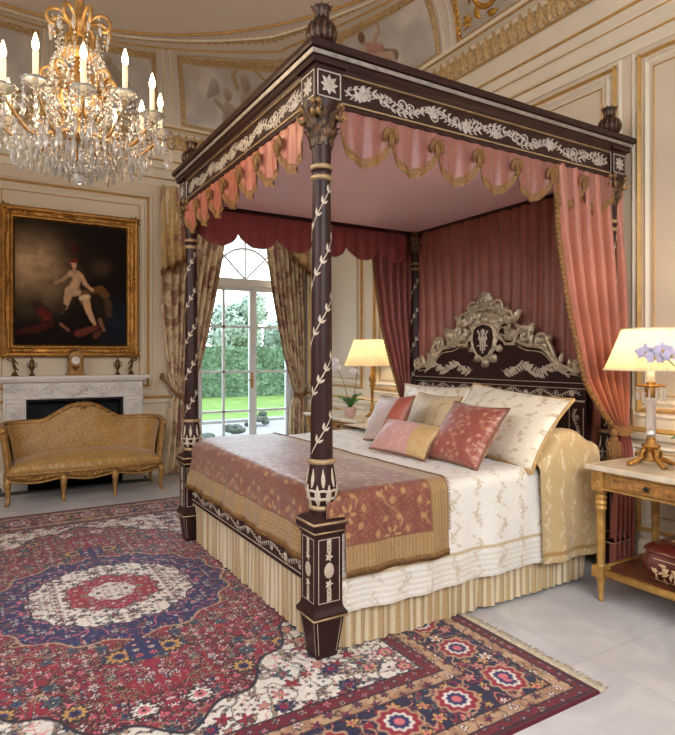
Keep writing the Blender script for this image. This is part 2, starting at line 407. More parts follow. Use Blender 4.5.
def mural(nm, t0, t1, a0, a1, label, caps, base=(208, 203, 198), seed=1, scroll=False):
    """painted panel between two ribs of the cove; coordinates run left to right (x) and up (y) in metres"""
    root = thing(nm, cpt((a0+a1)/2, t0), label, 'ceiling painting', None)
    W = (a1 - a0)*4.6; Hh = .85*(t1 - t0)
    nu, nv = 150, 90
    S, T = np.meshgrid(np.linspace(0, W, nu), np.linspace(0, Hh, nv), indexing='ij')
    n = fbm(S*3 + seed, T*4, seed, 4); col = mixc(lin(base)*.9*np.ones(S.shape + (3,)), lin((222, 214, 204))*np.ones(S.shape + (3,)), sstep(.35, .65, n))
    col = mixc(col, lin((186, 172, 160))*np.ones(S.shape + (3,)), sstep(.5, .75, fbm(S*2.2, T*3, seed + 5, 3))*.5)
    if 'raising' in label: caps = [(x0, .26 + (y0-.26)*.75 + .14, x1, .26 + (y1-.26)*.75 + .14, r0*.85, r1*.85, c) for x0, y0, x1, y1, r0, r1, c in caps]
    ce = (.42, .64, 1.3) if 'raising' in label else (.80, .36, 1.3) if 'children' in label else None
    if ce: caps = [(ce[0] + (x0-ce[0])*ce[2], ce[1] + (y0-ce[1])*ce[2], ce[0] + (x1-ce[0])*ce[2], ce[1] + (y1-ce[1])*ce[2], r0*ce[2], r1*ce[2], c) for x0, y0, x1, y1, r0, r1, c in caps]
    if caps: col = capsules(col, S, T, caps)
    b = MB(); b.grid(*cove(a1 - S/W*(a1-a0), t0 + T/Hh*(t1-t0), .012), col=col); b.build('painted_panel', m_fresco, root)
    f = lambda s, t, o=0: cpt(a1 - s/W*(a1-a0), t0 + t/Hh*(t1-t0), .012 + o)
    b = MB()
    for e in range(4):
        L = W if e % 2 == 0 else Hh; n = max(3, int(L/.05))
        for i in range(n):
            x = (i + .5)*L/n; px, py, an = [(x, .025, 0), (W-.03, x, PI/2), (x, Hh-.025, 0), (.03, x, PI/2)][e]
            b.leaf(f, px - .03*cos(an), py - .03*sin(an), an + .7, .055, .034, .016, bend=-1.1, n=4); b.leaf(f, px - .03*cos(an), py - .03*sin(an), an - .7, .055, .034, .016, bend=1.1, n=4)
        p = [[(0,0),(W,0)], [(W,0),(W,Hh)], [(W,Hh),(0,Hh)], [(0,Hh),(0,0)]][e]
        P = np.linspace(p[0], p[1], 14); b.stroke(f, P, .016, .014)
        Q = A(W/2, Hh/2) + (P - A(W/2, Hh/2))*A((W-.11)/W, (Hh-.1)/Hh); b.stroke(f, Q, .012, .01)
    if scroll:
        for cx_, dr in ((W*.3, 1), (W*.68, -1)):
            b.spiral(f, cx_, Hh*.5, PI/2, Hh*.32, 1.4, .06, .03, dr=dr, n=26)
            for k in range(7): b.leaf(f, cx_ + Hh*.3*cos(k*.9), Hh*.5 + Hh*.3*sin(k*.9), k*.9 + .8*dr, .14, .07, .03, bend=dr*1.2)
        b.flower(f, W*.49, Hh*.5, .1, 7, .03); b.flower(f, W*.1, Hh*.25, .07, 6, .03); b.flower(f, W*.9, Hh*.3, .07, 6, .03)
        for k in range(6): b.leaf(f, W*.49, Hh*.25 + k*.03, PI/2 + (-1)**k*.9, .16, .06, .03, bend=(-1)**k*.8)
    b.build('gilt_border', m_ornate if not scroll else m_gold, root)
    return root
# seated figure raising one arm, in the panel over the near bed post
mural('ceiling_mural', .05, .80, .385, .66, 'painted ceiling panel above the canopy with a seated figure raising an arm', [
    (.50, .26, .62, .20, .06, .05, (150, 128, 112)), (.36, .30, .44, .14, .06, .07, (136, 152, 170)), (.44, .36, .36, .26, .055, .06, SK),
    (.38, .38, .50, .32, .045, .04, (206, 160, 148)), (.44, .26, .58, .22, .05, .035, SK), (.58, .22, .62, .08, .035, .022, SK), (.40, .22, .46, .08, .04, .022, SK),
    (.44, .40, .53, .46, .026, .02, SK), (.53, .46, .54, .60, .02, .016, SK), (.32, .38, .27, .28, .024, .018, SK),
    (.345, .455, .35, .455, .042, .04, SK), (.335, .475, .35, .485, .04, .036, (140, 108, 88))], seed=3)
# two winged children with a garland
mural('ceiling_mural', .05, .80, .68, 1.15, 'painted ceiling panel left of the canopy corner with two pale children under a garland', [
    (.70, .22, .90, .16, .12, .10, (182, 166, 152)), (.86, .36, .98, .24, .07, .08, SK2), (.66, .30, .78, .20, .055, .06, SK2), (.98, .22, 1.1, .12, .05, .03, SK2),
    (.78, .20, .88, .08, .04, .025, SK2), (.87, .46, .875, .46, .055, .055, SK2), (.67, .385, .675, .385, .045, .045, SK2), (.90, .40, 1.03, .46, .03, .02, SK2), (.64, .28, .54, .34, .03, .02, SK2),
    (.55, .42, .47, .36, .06, .02, (200, 190, 178)), (1.0, .40, 1.12, .34, .07, .03, (196, 186, 174)),
    (.76, .50, .84, .55, .014, .014, (206, 184, 146)), (.84, .55, .98, .55, .014, .014, (210, 188, 148)), (.98, .55, 1.1, .48, .014, .012, (204, 182, 144)), (.78, .44, .76, .50, .025, .03, (204, 182, 144)), (1.1, .48, 1.13, .40, .025, .02, (204, 182, 144))], seed=9)
mural('ceiling_mural', .05, .80, 1.22, 1.52, 'painted ceiling panel behind the chandelier candles with pale swirling drapery', [
    (.75, .45, .95, .30, .06, .08, (190, 176, 160)), (.95, .30, 1.05, .12, .07, .05, (176, 160, 144)), (.80, .30, .92, .16, .04, .05, (206, 192, 176)), (.70, .5, .72, .5, .05, .05, SK2)], seed=15)
mural('ceiling_mural', .05, .80, 1.57, 1.92, 'painted ceiling panel of plain clouds at the far left edge', [], seed=21)
mural('ceiling_scroll_panel', .03, .80, .02, .335, 'ceiling panel with raised gilt acanthus scrolls above the head wall', [], base=(196, 184, 168), seed=31, scroll=True)
for a in (.36, .67, 1.185, 1.545, 1.95, 0.):
    b = MB()
    for da in (-.012, .012):
        b.tube([cpt(a + da, t, .012) for t in np.linspace(0, .85, 9)], .012, 5)
    trim(b, m_mould, True)

# ---------------------------------------------------------------- French window
def window():
    y = YF + .06
    b = MB()
    def bar(x0, z0, x1, z1, d=.03, yy=None):
        b.box((x0, (y if yy is None else yy) - d, z0), (x1, (y if yy is None else yy) + d, z1))
    bar(WX0, 0, WX0 + .06, WZ, .05); bar(WX1 - .06, 0, WX1, WZ, .05); bar(WX0, WZ - .05, WX1, WZ + .05, .06); bar(WX0, 0, WX1, .06, .06)
    arcp = lambda r, n=24: [(WXC - r*cos(PI*k/n), y, WZ + .05 + r*sin(PI*k/n)) for k in range(n+1)]
    for r, w in ((WR - .05, .035), (.40, .016)): b.tube(arcp(r), w, 6)
    for a in (PI/2, PI/4, 3*PI/4): b.tube([(WXC + .0*cos(a), y, WZ + .05), (WXC + (WR - .06)*cos(a), y, WZ + .05 + (WR - .06)*sin(a))], .014, 6)
    root = b.build('window_1', m_white, kind='structure', smooth=False)
    for xa, xb, vx in ((WX0 + .06, 3.012, 2.615), (3.014, WX1 - .06, None)):
        b = MB(); zt = WZ - .05; s = .045
        bar(xa, .06, xa + s, zt); bar(xb - s, .06, xb, zt); bar(xa + s, .06, xb - s, .24); bar(xa + s, zt - .05, xb - s, zt)
        for z in (.70, 1.21, 1.79): bar(xa + s, z - .014, xb - s, z + .014, .018)
        if vx: bar(vx - .014, .24, vx + .014, zt - .05, .018)
        lf = b.build('door_leaf', m_white, root, smooth=False)
        MB().box((xa + s, y - .004, .24), (xb - s, y + .004, zt - .05)).build('pane', m_pane, lf, smooth=False)
        if vx:
            h = MB(); h.box((xb - .034, y - .045, 1.0), (xb - .006, y - .03, 1.2)); h.tube([(xb - .02, y - .045, 1.1), (xb - .02, y - .08, 1.1), (xb - .1, y - .085, 1.1)], .008, 6)
            h.build('handle', m_goldline, lf)
    n = 20; out = [(WXC - (WR - .06)*cos(PI*k/n), WZ + .05 + (WR - .06)*sin(PI*k/n)) for k in range(n+1)]
    MB().prism(plane((0, y, 0), (1, 0, 0), (0, 0, 1)), out, -.004, .004).build('pane', m_pane, root, smooth=False)
    b = MB(); mould(b, fF, WX0 - .05, .0, WX1 + .05, 3.3, .08, .03); trim(b, m_mould)
def pane_mat():
    m, nt, b = nt_new('clear_window_glass'); N = nt.nodes.new; L = nt.links.new
    out = nt.nodes['Material Output']; t = N('ShaderNodeBsdfTransparent'); t.inputs['Color'].default_value = (.96, .985, .98, 1)
    g = N('ShaderNodeBsdfGlossy'); g.inputs['Roughness'].default_value = .02
    fr = N('ShaderNodeFresnel'); fr.inputs['IOR'].default_value = 1.25
    mx = N('ShaderNodeMixShader'); L(fr.outputs[0], mx.inputs[0]); L(t.outputs[0], mx.inputs[1]); L(g.outputs[0], mx.inputs[2]); L(mx.outputs[0], out.inputs['Surface'])
    nt.nodes.remove(b); return m
m_pane = pane_mat()
window()

# ---------------------------------------------------------------- garden
m_lawn = M('mown_lawn', (112, 134, 72), .9, var=.14, scale=3, rgb2=(98, 122, 60), spec=.1)
m_hedge = M('clipped_hedge_leaves', (108, 130, 100), .8, var=.25, scale=5, rgb2=(86, 110, 82), spec=.2)
m_tree = M('tree_foliage', (164, 178, 156), .8, var=.15, scale=2, rgb2=(140, 156, 132), spec=.2)
m_bark = M('tree_bark', (92, 76, 60), .9, var=.3, scale=10)
m_pave = M('terrace_paving', (128, 124, 120), .8, var=.12, scale=8)
m_shrub = M('grey_green_shrub', (88, 96, 84), .8, var=.3, scale=12, rgb2=(66, 76, 64))
b = MB(); b.box((-12, YF + .3, -.2), (45, 60, -.06)); tag(b.build('lawn', m_lawn, smooth=False), 'bright green mown lawn outside the French window', 'lawn', kind='stuff')
b = MB(); b.box((-2, YF + .29, -.12), (9, 12.15, -.03)); b.build('terrace', m_pave, kind='structure', smooth=False)
b = MB(); b.box((-2, 12.2, -.058), (16, 12.5, .02)); tag(b.build('stone_kerb', m_pave, smooth=False), 'pale stone kerb across the lawn outside the window', 'kerb')
def leaves(b, P, Nn, sz):
    """one small bent leaf at every point"""
    n = len(P); t = np.cross(Nn, rng.normal(size=(n, 3))); t /= np.linalg.norm(t, axis=1)[:, None] + 1e-9; u = np.cross(Nn, t)
    s = sz*(.6 + .8*rng.random(n))[:, None]
    v = np.stack([P - t*s, P + u*s*.5 + Nn*s*.2, P + t*s, P - u*s*.5 + Nn*s*.2], 1).reshape(-1, 3)
    b.add(v, np.arange(4*n).reshape(-1, 4))
def crown(c, r, n, sz, lumps=9):
    b = MB(); cs = [(A(*c) + rng.normal(size=3)*A(*r)*.45, A(*r)*(.45 + .25*rng.random())) for _ in range(lumps)]
    for cc, rr in cs:
        b.ball(cc, rr*.72, 10, 7); d = rng.normal(size=(n//lumps, 3)); d /= np.linalg.norm(d, axis=1)[:, None]
        leaves(b, cc + d*rr*(.85 + .2*rng.random((len(d), 1))), d, sz)
    return b
def tree(x, y, h, w, label):
    root = thing('tree', (x, y, -.055), label, 'tree', 'trees beyond the hedge')
    MB().tube([(x, y, -.055), (x + .1, y, h*.3), (x, y + .1, h*.6)], [.18, .14, .08], 8).build('trunk', m_bark, root)
    crown((x, y, h*.58), (w, w, h*.36), 7000, .11, 12).build('crown', m_tree, root)
tree(10.2, 26, 4.2, 1.1, 'tallest pale green tree beyond the hedge, seen through the left door leaf')
tree(13.3, 27, 3.6, 1.3, 'rounded tree beyond the hedge, seen through the right door leaf')
tree(7.0, 27, 3.7, 1.3, 'green tree beyond the hedge, mostly behind the left window curtain')
hd = MB(); hd.box((-3, 20.4, -.055), (19, 21.4, 1.7)); n = 9000
P = np.stack([rng.uniform(-3, 19, n), np.full(n, 20.38), rng.uniform(.05, 1.75, n)], 1); leaves(hd, P, np.tile(A(0, -1, .2), (n, 1)) + rng.normal(size=(n, 3))*.3, .1)
P = np.stack([rng.uniform(-3, 19, n//2), rng.uniform(20.4, 21.4, n//2), np.full(n//2, 1.72)], 1); leaves(hd, P, np.tile(A(0, -.2, 1), (n//2, 1)) + rng.normal(size=(n//2, 3))*.3, .1)
tag(hd.build('hedge', m_hedge, smooth=False), 'long clipped dark green hedge at the end of the lawn', 'hedge')
for i, (x, y, r, lab) in enumerate(((3.05, 9.2, .17, 'leftmost grey green shrub on the terrace, low beside the far bed post'), (3.9, 10.0, .16, 'middle grey green shrub on the terrace, below the left door leaf panes'), (4.95, 11.4, .17, 'rightmost grey green shrub on the terrace, farthest from the window'))):
    tag(crown((x, y, .12), (r, r, r*.5), 3000, .03, 7).build('shrub', m_shrub), lab, 'shrub', 'terrace shrubs')
# ================================================================ FOUR-POSTER BED
PX0, PX1, PY0, PY1 = 1.355, 3.53, 2.41, 4.44
ZR = .012
bed = thing('four_poster_bed', ((PX0+PX1)/2, (PY0+PY1)/2, 0), 'dark carved four-poster canopy bed with ivory inlay and dusty rose silk hangings', 'bed')
def shaft_r(z): return np.interp(z, [.93, 1.2, 1.9, 2.28], [.053, .051, .046, .042])
def make_post(x, y, full=True):
    z0 = ZR
    b = MB()
    b.sqstack(x, y, [(.052, z0), (.056, .03), (.076, .195), (.088, .205), (.09, .222), (.078, .238), (.073, .25), (.071, .26), (.071, .575), (.078, .585), (.08, .60), (.088, .612), (.092, .635), (.088, .645), (.07, .66), (.05, .67)])
    pr_ = [(.05, .66), (.056, .67), (.056, .69), (.05, .70), (.054, .715), (.066, .745), (.072, .775), (.072, .80), (.064, .85), (.056, .90), (.062, .905), (.062, .925)]
    pr_ += [(shaft_r(z), z) for z in np.linspace(.93, 2.26, 10)] + [(.05, 2.27), (.042, 2.285), (.044, 2.32), (.046, 2.36), (.05, 2.42), (.058, 2.47), (.074, 2.52), (.085, 2.545), (.09, 2.58)]
    b.lathe(pr_, (x, y, 0), 20)
    p = b.build('post', m_ebony, bed); smooth_by_angle(p, 30)
    for z, r in ((.915, .058), (.70, .051), (2.235, .043), (2.285, .044)): MB().lathe([(r, z-.013), (r+.009, z-.008), (r+.011, z), (r+.009, z+.008), (r, z+.013)], (x, y, 0), 18, cap=False).build('gilt_ring', m_goldring, p)
    for z, r in ((.207, .0905), (.598, .0815), (.64, .0925)): MB().sqstack(x, y, [(r-.006, z-.006), (r, z-.004), (r, z+.004), (r-.006, z+.006)]).build('gilt_band', m_goldring, p)
    iv = MB()
    R0 = .052
    f = lambda s, t, o=0: A(x + (shaft_r(t)+o)*cos(s/R0), y + (shaft_r(t)+o)*sin(s/R0), t)
    # two flowering vines spiral up the shaft
    for a0 in (.0, PI):
        K = np.linspace(0, 1, 70); S = (a0 + K*2*PI*2.4)*R0; T = .95 + K*1.27
        iv.stroke(f, np.stack([S, T], 1), .0055, .0015)
        sl = math.atan2(1.27, 2*PI*2.4*R0)
        for k in range(3, 70, 3):
            if (k // 3) % 5 == 4: iv.flower(f, S[k], T[k] + .012, .019, 5, .002)
            else:
                iv.leaf(f, S[k], T[k], sl + .9, .038, .016, .002, bend=-.5, n=4); iv.leaf(f, S[k], T[k], sl - .9, .034, .013, .002, bend=.5, n=4)
    iv.build('vine_inlay', m_ivory, p)
    # acanthus sleeve on the bulb, inlaid pedestal faces
    br = lambda t: np.interp(t, [.70, .715, .745, .775, .80, .85, .90], [.05, .054, .066, .072, .072, .064, .056])
    fb = lambda s, t, o=0: A(x + (br(t)+o)*cos(s/.06), y + (br(t)+o)*sin(s/.06), t)
    ac = MB()
    for k in range(8):
        s = k*2*PI/8*.06
        ac.leaf(fb, s, .712, PI/2, .10, .026, .006, n=7); ac.leaf(fb, s + .0235, .80, PI/2, .085, .018, .005, n=6)
        for sg in (-1, 1):
            ac.leaf(fb, s, .735, PI/2 - sg*.6, .05, .014, .005, bend=-sg*1.3, n=6); ac.leaf(fb, s, .775, PI/2 - sg*.6, .055, .013, .005, bend=-sg*1.6, n=6)
    ac.build('acanthus_sleeve', m_ivory, p); ac = MB()
    for sx, sy in ((-1,0),(1,0),(0,-1),(0,1)):
        S = (-sy, sx, 0) ; O = (x + sx*.071, y + sy*.071, 0)
        fp = plane(O, S, (0,0,1))
        ac.stroke(fp, [(-.055,.275),(.055,.275)], .004, .001); ac.stroke(fp, [(-.055,.565),(.055,.565)], .004, .001)
        ac.stroke(fp, [(-.055,.275),(-.055,.565)], .004, .001); ac.stroke(fp, [(.055,.275),(.055,.565)], .004, .001)
        ac.oval(fp, 0, .42, .026, .036, .004)
        for sg in (-1, 1):
            ac.flower(fp, 0, .42 + sg*.062, .022, 5, .003)
            for j in range(3):
                for q in (-1, 1): ac.leaf(fp, 0, .42 + sg*(.075 + j*.02), sg*(PI/2) + q*.75, .032, .012, .003, bend=-q*.7, n=4)
            ac.oval(fp, 0, .42 + sg*.132, .007, .011, .003)
        ft = lambda s, t, o=0, sx=sx, sy=sy: A(x + sx*(.056 + (t-.03)/.165*.02 + o) - sy*s, y + sy*(.056 + (t-.03)/.165*.02 + o) + sx*s, t)
        for q in (-1, 1): ac.stroke(ft, [(q*.046, .035), (q*.064, .19)], .003, .001)
    ac.build('pedestal_inlay', m_ivory, p)
    cp = MB()
    for ring, (z, r0, L, n) in enumerate(((2.38, .048, .09, 8), (2.46, .058, .08, 8))):
        for k in range(n):
            a = (k + .5*ring)*2*PI/n
            fk = lambda s, t, o=0, a=a, r0=r0, z=z, L=L: A(*( (x + (r0 + o + .03*max(0, t/L)**2.2)*cos(a + s/r0), y + (r0 + o + .03*max(0, t/L)**2.2)*sin(a + s/r0), z + t - .25*L*max(0, t/L - .7)*4*max(0, t/L-.7))))
            cp.leaf(fk, 0, 0, PI/2, L*1.15, .05, .01, n=7)
            for q in (-1, 1): cp.leaf(fk, 0, L*.3, PI/2 + q*.7, L*.5, .02, .008, bend=-q*.6)
    cp.build('capital', m_capital, p)
    for k in range(4):
        cp = MB(); a = PI/4 + k*PI/2; O = A(x + .088*cos(a), y + .088*sin(a), 2.525); d = A(cos(a), sin(a), 0)
        K = np.linspace(0, 1, 16); an = 1.4 + K*5.2; R = .042*(1 - .8*K)
        for off in (-.014, .014):
            cp.tube([O + d*(.012 + R[i]*cos(an[i])) + A(0,0,R[i]*sin(an[i])) + A(-sin(a), cos(a), 0)*off for i in range(16)], .013*(1 - .5*K), 6)
        cp.build('volute', m_volute, p)
    return p
m_volute = M('worn_gilt_volute', (150, 118, 76), .4, .35, var=.35, scale=40)
m_capital = M('carved_parcel_gilt_capital', (112, 84, 58), .36, .25, var=.4, scale=30, rgb2=(38, 24, 20), bump=.2, bscale=120)
for (x, y) in ((PX0, PY0), (PX0, PY1), (PX1, PY0), (PX1, PY1)): make_post(x, y)

# ---- entablature
def rect_ring(prof):
    """profile of (outset from the post line, z) swept round the bed"""
    b = MB(); v = []; q = []; n = len(prof)
    for d, z in prof: v += [(PX0-d, PY0-d, z), (PX1+d, PY0-d, z), (PX1+d, PY1+d, z), (PX0-d, PY1+d, z)]
    for k in range(n):
        k2 = (k+1) % n
        for i in range(4): q.append((4*k+i, 4*k+(i+1) % 4, 4*k2+(i+1) % 4, 4*k2+i))
    return b.add(v, q)
ent = rect_ring([(-.04, 2.56), (.055, 2.56), (.06, 2.575), (.05, 2.59), (.05, 2.715), (.062, 2.72), (.066, 2.735), (.078, 2.745), (.088, 2.76), (.095, 2.762), (.095, 2.788), (.112, 2.79), (.118, 2.80), (.118, 2.822), (.06, 2.83), (-.04, 2.83)])
for x in (PX0, PX1):
    for y in (PY0, PY1): ent.box((x-.072, y-.072, 2.562), (x+.072, y+.072, 2.735)); ent.box((x-.09, y-.09, 2.735), (x+.09, y+.09, 2.76)); ent.box((x-.06, y-.06, 2.80), (x+.06, y+.06, 2.84))
entab = ent.build('canopy_frame', m_ebony, bed, smooth=False)
gl = rect_ring([(.05, 2.58), (.0625, 2.58), (.0625, 2.588), (.05, 2.588)]); gl.build('gilt_line', m_goldring, entab, smooth=False)
gl = rect_ring([(.09, 2.766), (.099, 2.766), (.104, 2.783), (.09, 2.783)]); gl.build('silvered_band', M('tarnished_silver_band', (150, 142, 134), .4, .3, var=.25, scale=30), entab, smooth=False)
gl = rect_ring([(.05, 2.714), (.064, 2.714), (.064, 2.719), (.05, 2.719)]); gl.build('gilt_line', m_goldring, entab, smooth=False)
def arabesque(b, f, L, h, n):
    """scrolling flower band of length L and height h centred on t=0"""
    st = L/n
    K = np.linspace(0, L, n*12+1); b.stroke(f, np.stack([K, .28*h*np.sin(2*PI*K/st/2)], 1), h*.05, .002)
    for i in range(n):
        c = (i + .5)*st; sg = 1 if i % 2 == 0 else -1
        if i % 3 == 0:
            b.flower(f, c, sg*.1*h, h*.36, 7, .004); b.flower(f, c, sg*.1*h, h*.2, 5, .006)
        else:
            b.spiral(f, c, -sg*.05*h, sg*PI/2, h*.34, 1.2, h*.09, .003, dr=-sg if i % 2 else sg); b.flower(f, c, -sg*.05*h, h*.13, 5, .004)
        for k in range(6):
            s = i*st + (k + .3)*st/6; t = .28*h*sin(2*PI*s/st/2)
            for q in (-1, 1): b.leaf(f, s, t, q*(.9 + .3*random.random()), h*.3, h*.12, .003, bend=-q*.6, n=4)
m_inlay = M('pale_pewter_inlay', (186, 176, 166), .4, .15, var=.18, scale=40)
inl = MB()
for O, S, L in (((PX0-.051, PY1-.10, 2.65), (0,-1,0), PY1-PY0-.20), ((PX0+.10, PY0-.051, 2.65), (1,0,0), PX1-PX0-.20)):
    arabesque(inl, plane(O, S, (0,0,1)), L, .115, 9); arabesque(inl, (lambda f: lambda s, t, o=0: f(L - s, -t*.8, o))(plane(O, S, (0,0,1))), L, .1, 13)
for x in (PX0, PX1):
    for y in (PY0, PY1):
        for sx, sy in ((-1,0),(1,0),(0,-1),(0,1)):
            f = plane((x + sx*.0725, y + sy*.0725, 2.65), (-sy, sx, 0), (0,0,1))
            for e in range(4):
                a = [(-.06,-.058),(.06,-.058),(.06,.058),(-.06,.058)]; inl.stroke(f, [a[e], a[(e+1) % 4]], .007, .002)
            inl.flower(f, 0, 0, .045, 8, .004); inl.flower(f, 0, 0, .024, 6, .006)
            for k in range(4): inl.leaf(f, .05*cos(PI/4+k*PI/2), .047*sin(PI/4+k*PI/2), PI/4 + k*PI/2 + PI, .03, .014, .003, n=4)
inl.build('frieze_inlay', m_inlay, entab)
for x in (PX0, PX1):
    for y in (PY0, PY1):
        b = MB(); b.lathe([(.06, 2.828), (.062, 2.838), (.046, 2.845), (.034, 2.85), (.044, 2.858), (.060, 2.872), (.070, 2.90), (.071, 2.92), (.062, 2.95), (.046, 2.968), (.034, 2.976), (.03, 2.99), (.032, 3.005), (.044, 3.028), (.047, 3.034), (.03, 3.036)], (x, y, 0), 18)
        fin = b.build('finial', m_ebony, bed)
        g = MB(); f = lambda s, t, o=0, x=x, y=y: A(x + (np.interp(t, [2.858, 2.872, 2.90, 2.92, 2.95, 2.968], [.044, .060, .070, .071, .062, .046])+o)*cos(s/.075), y + (np.interp(t, [2.858, 2.872, 2.90, 2.92, 2.95, 2.968], [.044, .060, .070, .071, .062, .046])+o)*sin(s/.075), t)
        for k in range(14): g.leaf(f, k*.0337, 2.865, PI/2 + .5, .10, .014, .005, bend=-.9)
        g.build('finial_carving', m_capital, fin); g = MB()
        for k in range(9): g.leaf(lambda s, t, o=0, x=x, y=y: A(x + (.030 + o + .016*max(0, (t-2.99)/.05)**2)*cos(s/.04), y + (.030 + o + .016*max(0, (t-2.99)/.05)**2)*sin(s/.04), t), k*.0279, 2.982, PI/2, .062, .026, .006)
        g.build('finial_crown', m_capital, fin)

# ---- tester cloth and scalloped valances
b = MB(); nu = 30
X, Y = np.meshgrid(np.linspace(PX0-.03, PX1+.03, nu), np.linspace(PY0-.03, PY1+.03, nu), indexing='ij')
b.grid(X, Y, 2.575 - .02*np.sin((X-PX0)/(PX1-PX0)*PI)*np.sin((Y-PY0)/(PY1-PY0)*PI)); b.build('tester_cloth', m_tester, bed)
def rose_col(u, v, base=(160, 86, 74), pat=(186, 122, 94), c=.16, amt=.35):
    m = damask(u, v, c, 3)*amt; n = fbm(u*8, v*8, 4)
    col = lin(base)*(.85 + .3*n)[..., None]
    return col*(1-m[..., None]) + lin(pat)*m[..., None]
def valance(f, L, n, drop0, drop1, z0, tassels, base, name='valance', rev=False):
    """f(s,t,o): along the rail, height, outward"""
    nu, nv = n*22 + 1, 28; U, Vv = np.meshgrid(np.linspace(0, L, nu), np.linspace(0, 1, nv), indexing='ij')
    ph = (U/L*n) % 1.0; sc = np.abs(np.sin(PI*ph))**.55
    d = drop0 + (drop1-drop0)*sc; Z = z0 - d*Vv
    off = .012*np.cos(2*PI*U/L*n)*Vv + .010*np.cos(2*PI*U/L*n*3)*(.3+.7*Vv) + .012
    P = np.array([[f(U[i,j], Z[i,j], off[i,j]) for j in range(nv)] for i in range(nu)])
    b = MB(); b.grid(P[...,0], P[...,1], P[...,2], col=rose_col(U, Z, base)); o = b.build(name, m_satin, bed)
    fr = MB(); nf = nu*3
    for w_, q_, hh in ((.028, 0., .004), (.012, .032, .003)):
        u = np.linspace(0, L, nf); dd = drop0 + (drop1-drop0)*np.abs(np.sin(PI*((u/L*n) % 1)))**.55
        oo = .012*np.cos(2*PI*u/L*n) + .010*np.cos(2*PI*u/L*n*3) + .0135
        zt = z0 - dd + w_ + q_; v = []; 
        for i in range(nf): v += [f(u[i], zt[i], oo[i] + .002), f(u[i], zt[i] - w_ - (.012 if (i % 2 and q_ == 0) else 0), oo[i] + hh)]
        fr.add(v, [(2*i, 2*i+1, 2*i+3, 2*i+2) for i in range(nf-1)])
    fr.build('fringe', m_fringe, o)
    if tassels:
        for k in range(1, n):
            s = L*k/n; t = MB(); zz = z0 - drop0 + .045
            for q in range(6):
                a = -1.2 + q*.48; t.tube([f(s, zz + .026, .026), f(s + .026*sin(a), zz + .026, .038), f(s + .042*sin(a), zz + .002, .036), f(s + .044*sin(a), zz - .03 - .008*cos(a), .028)], [.005, .009, .008, .005], 5)
            t.ball(f(s, zz + .024, .03), (.013, .013, .012), 8, 5)
            for q in range(4): t.tube([f(s + (q-1.5)*.006, zz + .01, .04), f(s + (q-1.5)*.008, zz - .065, .038)], [.004, .0055], 4)
            t.build('tassel', m_fringe, o)
    return o
valance(plane((PX0+.06, PY0-.035, 0), (1,0,0), (0,0,1)), PX1-PX0-.12, 7, .14, .27, 2.585, True, (146, 90, 80))
valance(plane((PX0-.035, PY1-.06, 0), (0,-1,0), (0,0,1)), PY1-PY0-.12, 7, .14, .27, 2.585, True, (178, 100, 80))
o_ = valance(plane((PX1-.06, PY1+.02, 0), (-1,0,0), (0,0,1)), PX1-PX0-.12, 6, .18, .30, 2.585, False, (166, 82, 86))

# ---- mattress, rails, skirt
def slab(b, x0, y0, z0, x1, y1, z1, r=.06, n=5):
    """box with rounded upper edges"""
    v = []; q = []
    rings = [(0, z0), (0, z1-r)] + [(r*(1-cos(PI/2*k/n)), z1 - r + r*sin(PI/2*k/n)) for k in range(1, n+1)]
    for d, z in rings: v += [(x0+d, y0+d, z), (x1-d, y0+d, z), (x1-d, y1-d, z), (x0+d, y1-d, z)]
    for k in range(len(rings)-1):
        for i in range(4): q.append((4*k+i, 4*k+(i+1) % 4, 4*k+4+(i+1) % 4, 4*k+4+i))
    e = 4*(len(rings)-1); q += [(3,2,1,0), (e,e+1,e+2,e+3)]
    return b.add(v, q)
m_linen = M('cream_mattress_ticking', (226, 214, 196), .8, var=.05)
slab(MB(), 1.44, 2.50, .36, 3.40, 4.36, .72).build('mattress', m_linen, bed)
b = MB(); b.box((PX0-.02, PY0+.072, .325), (PX0+.035, PY1-.072, .425)); b.box((PX0-.026, PY0+.072, .42), (PX0+.04, PY1-.072, .43)); b.box((PX0-.028, PY0+.072, .315), (PX0+.04, PY1-.072, .328))
b.box((PX0+.07, PY0+.02, .28), (PX1-.07, PY0+.07, .40)); b.box((PX0+.07, PY1-.07, .28), (PX1-.07, PY1-.02, .40))
rail = b.build('bed_rail', m_ebony, bed, smooth=False)
b = MB(); f = plane((PX0-.0205, PY1-.09, .375), (0,-1,0), (0,0,1)); arabesque(b, f, PY1-PY0-.18, .07, 11)
for t in (-.042, .04): b.stroke(f, [(0, t), (PY1-PY0-.18, t)], .006, .002)
b.build('rail_inlay', m_ivory, rail)
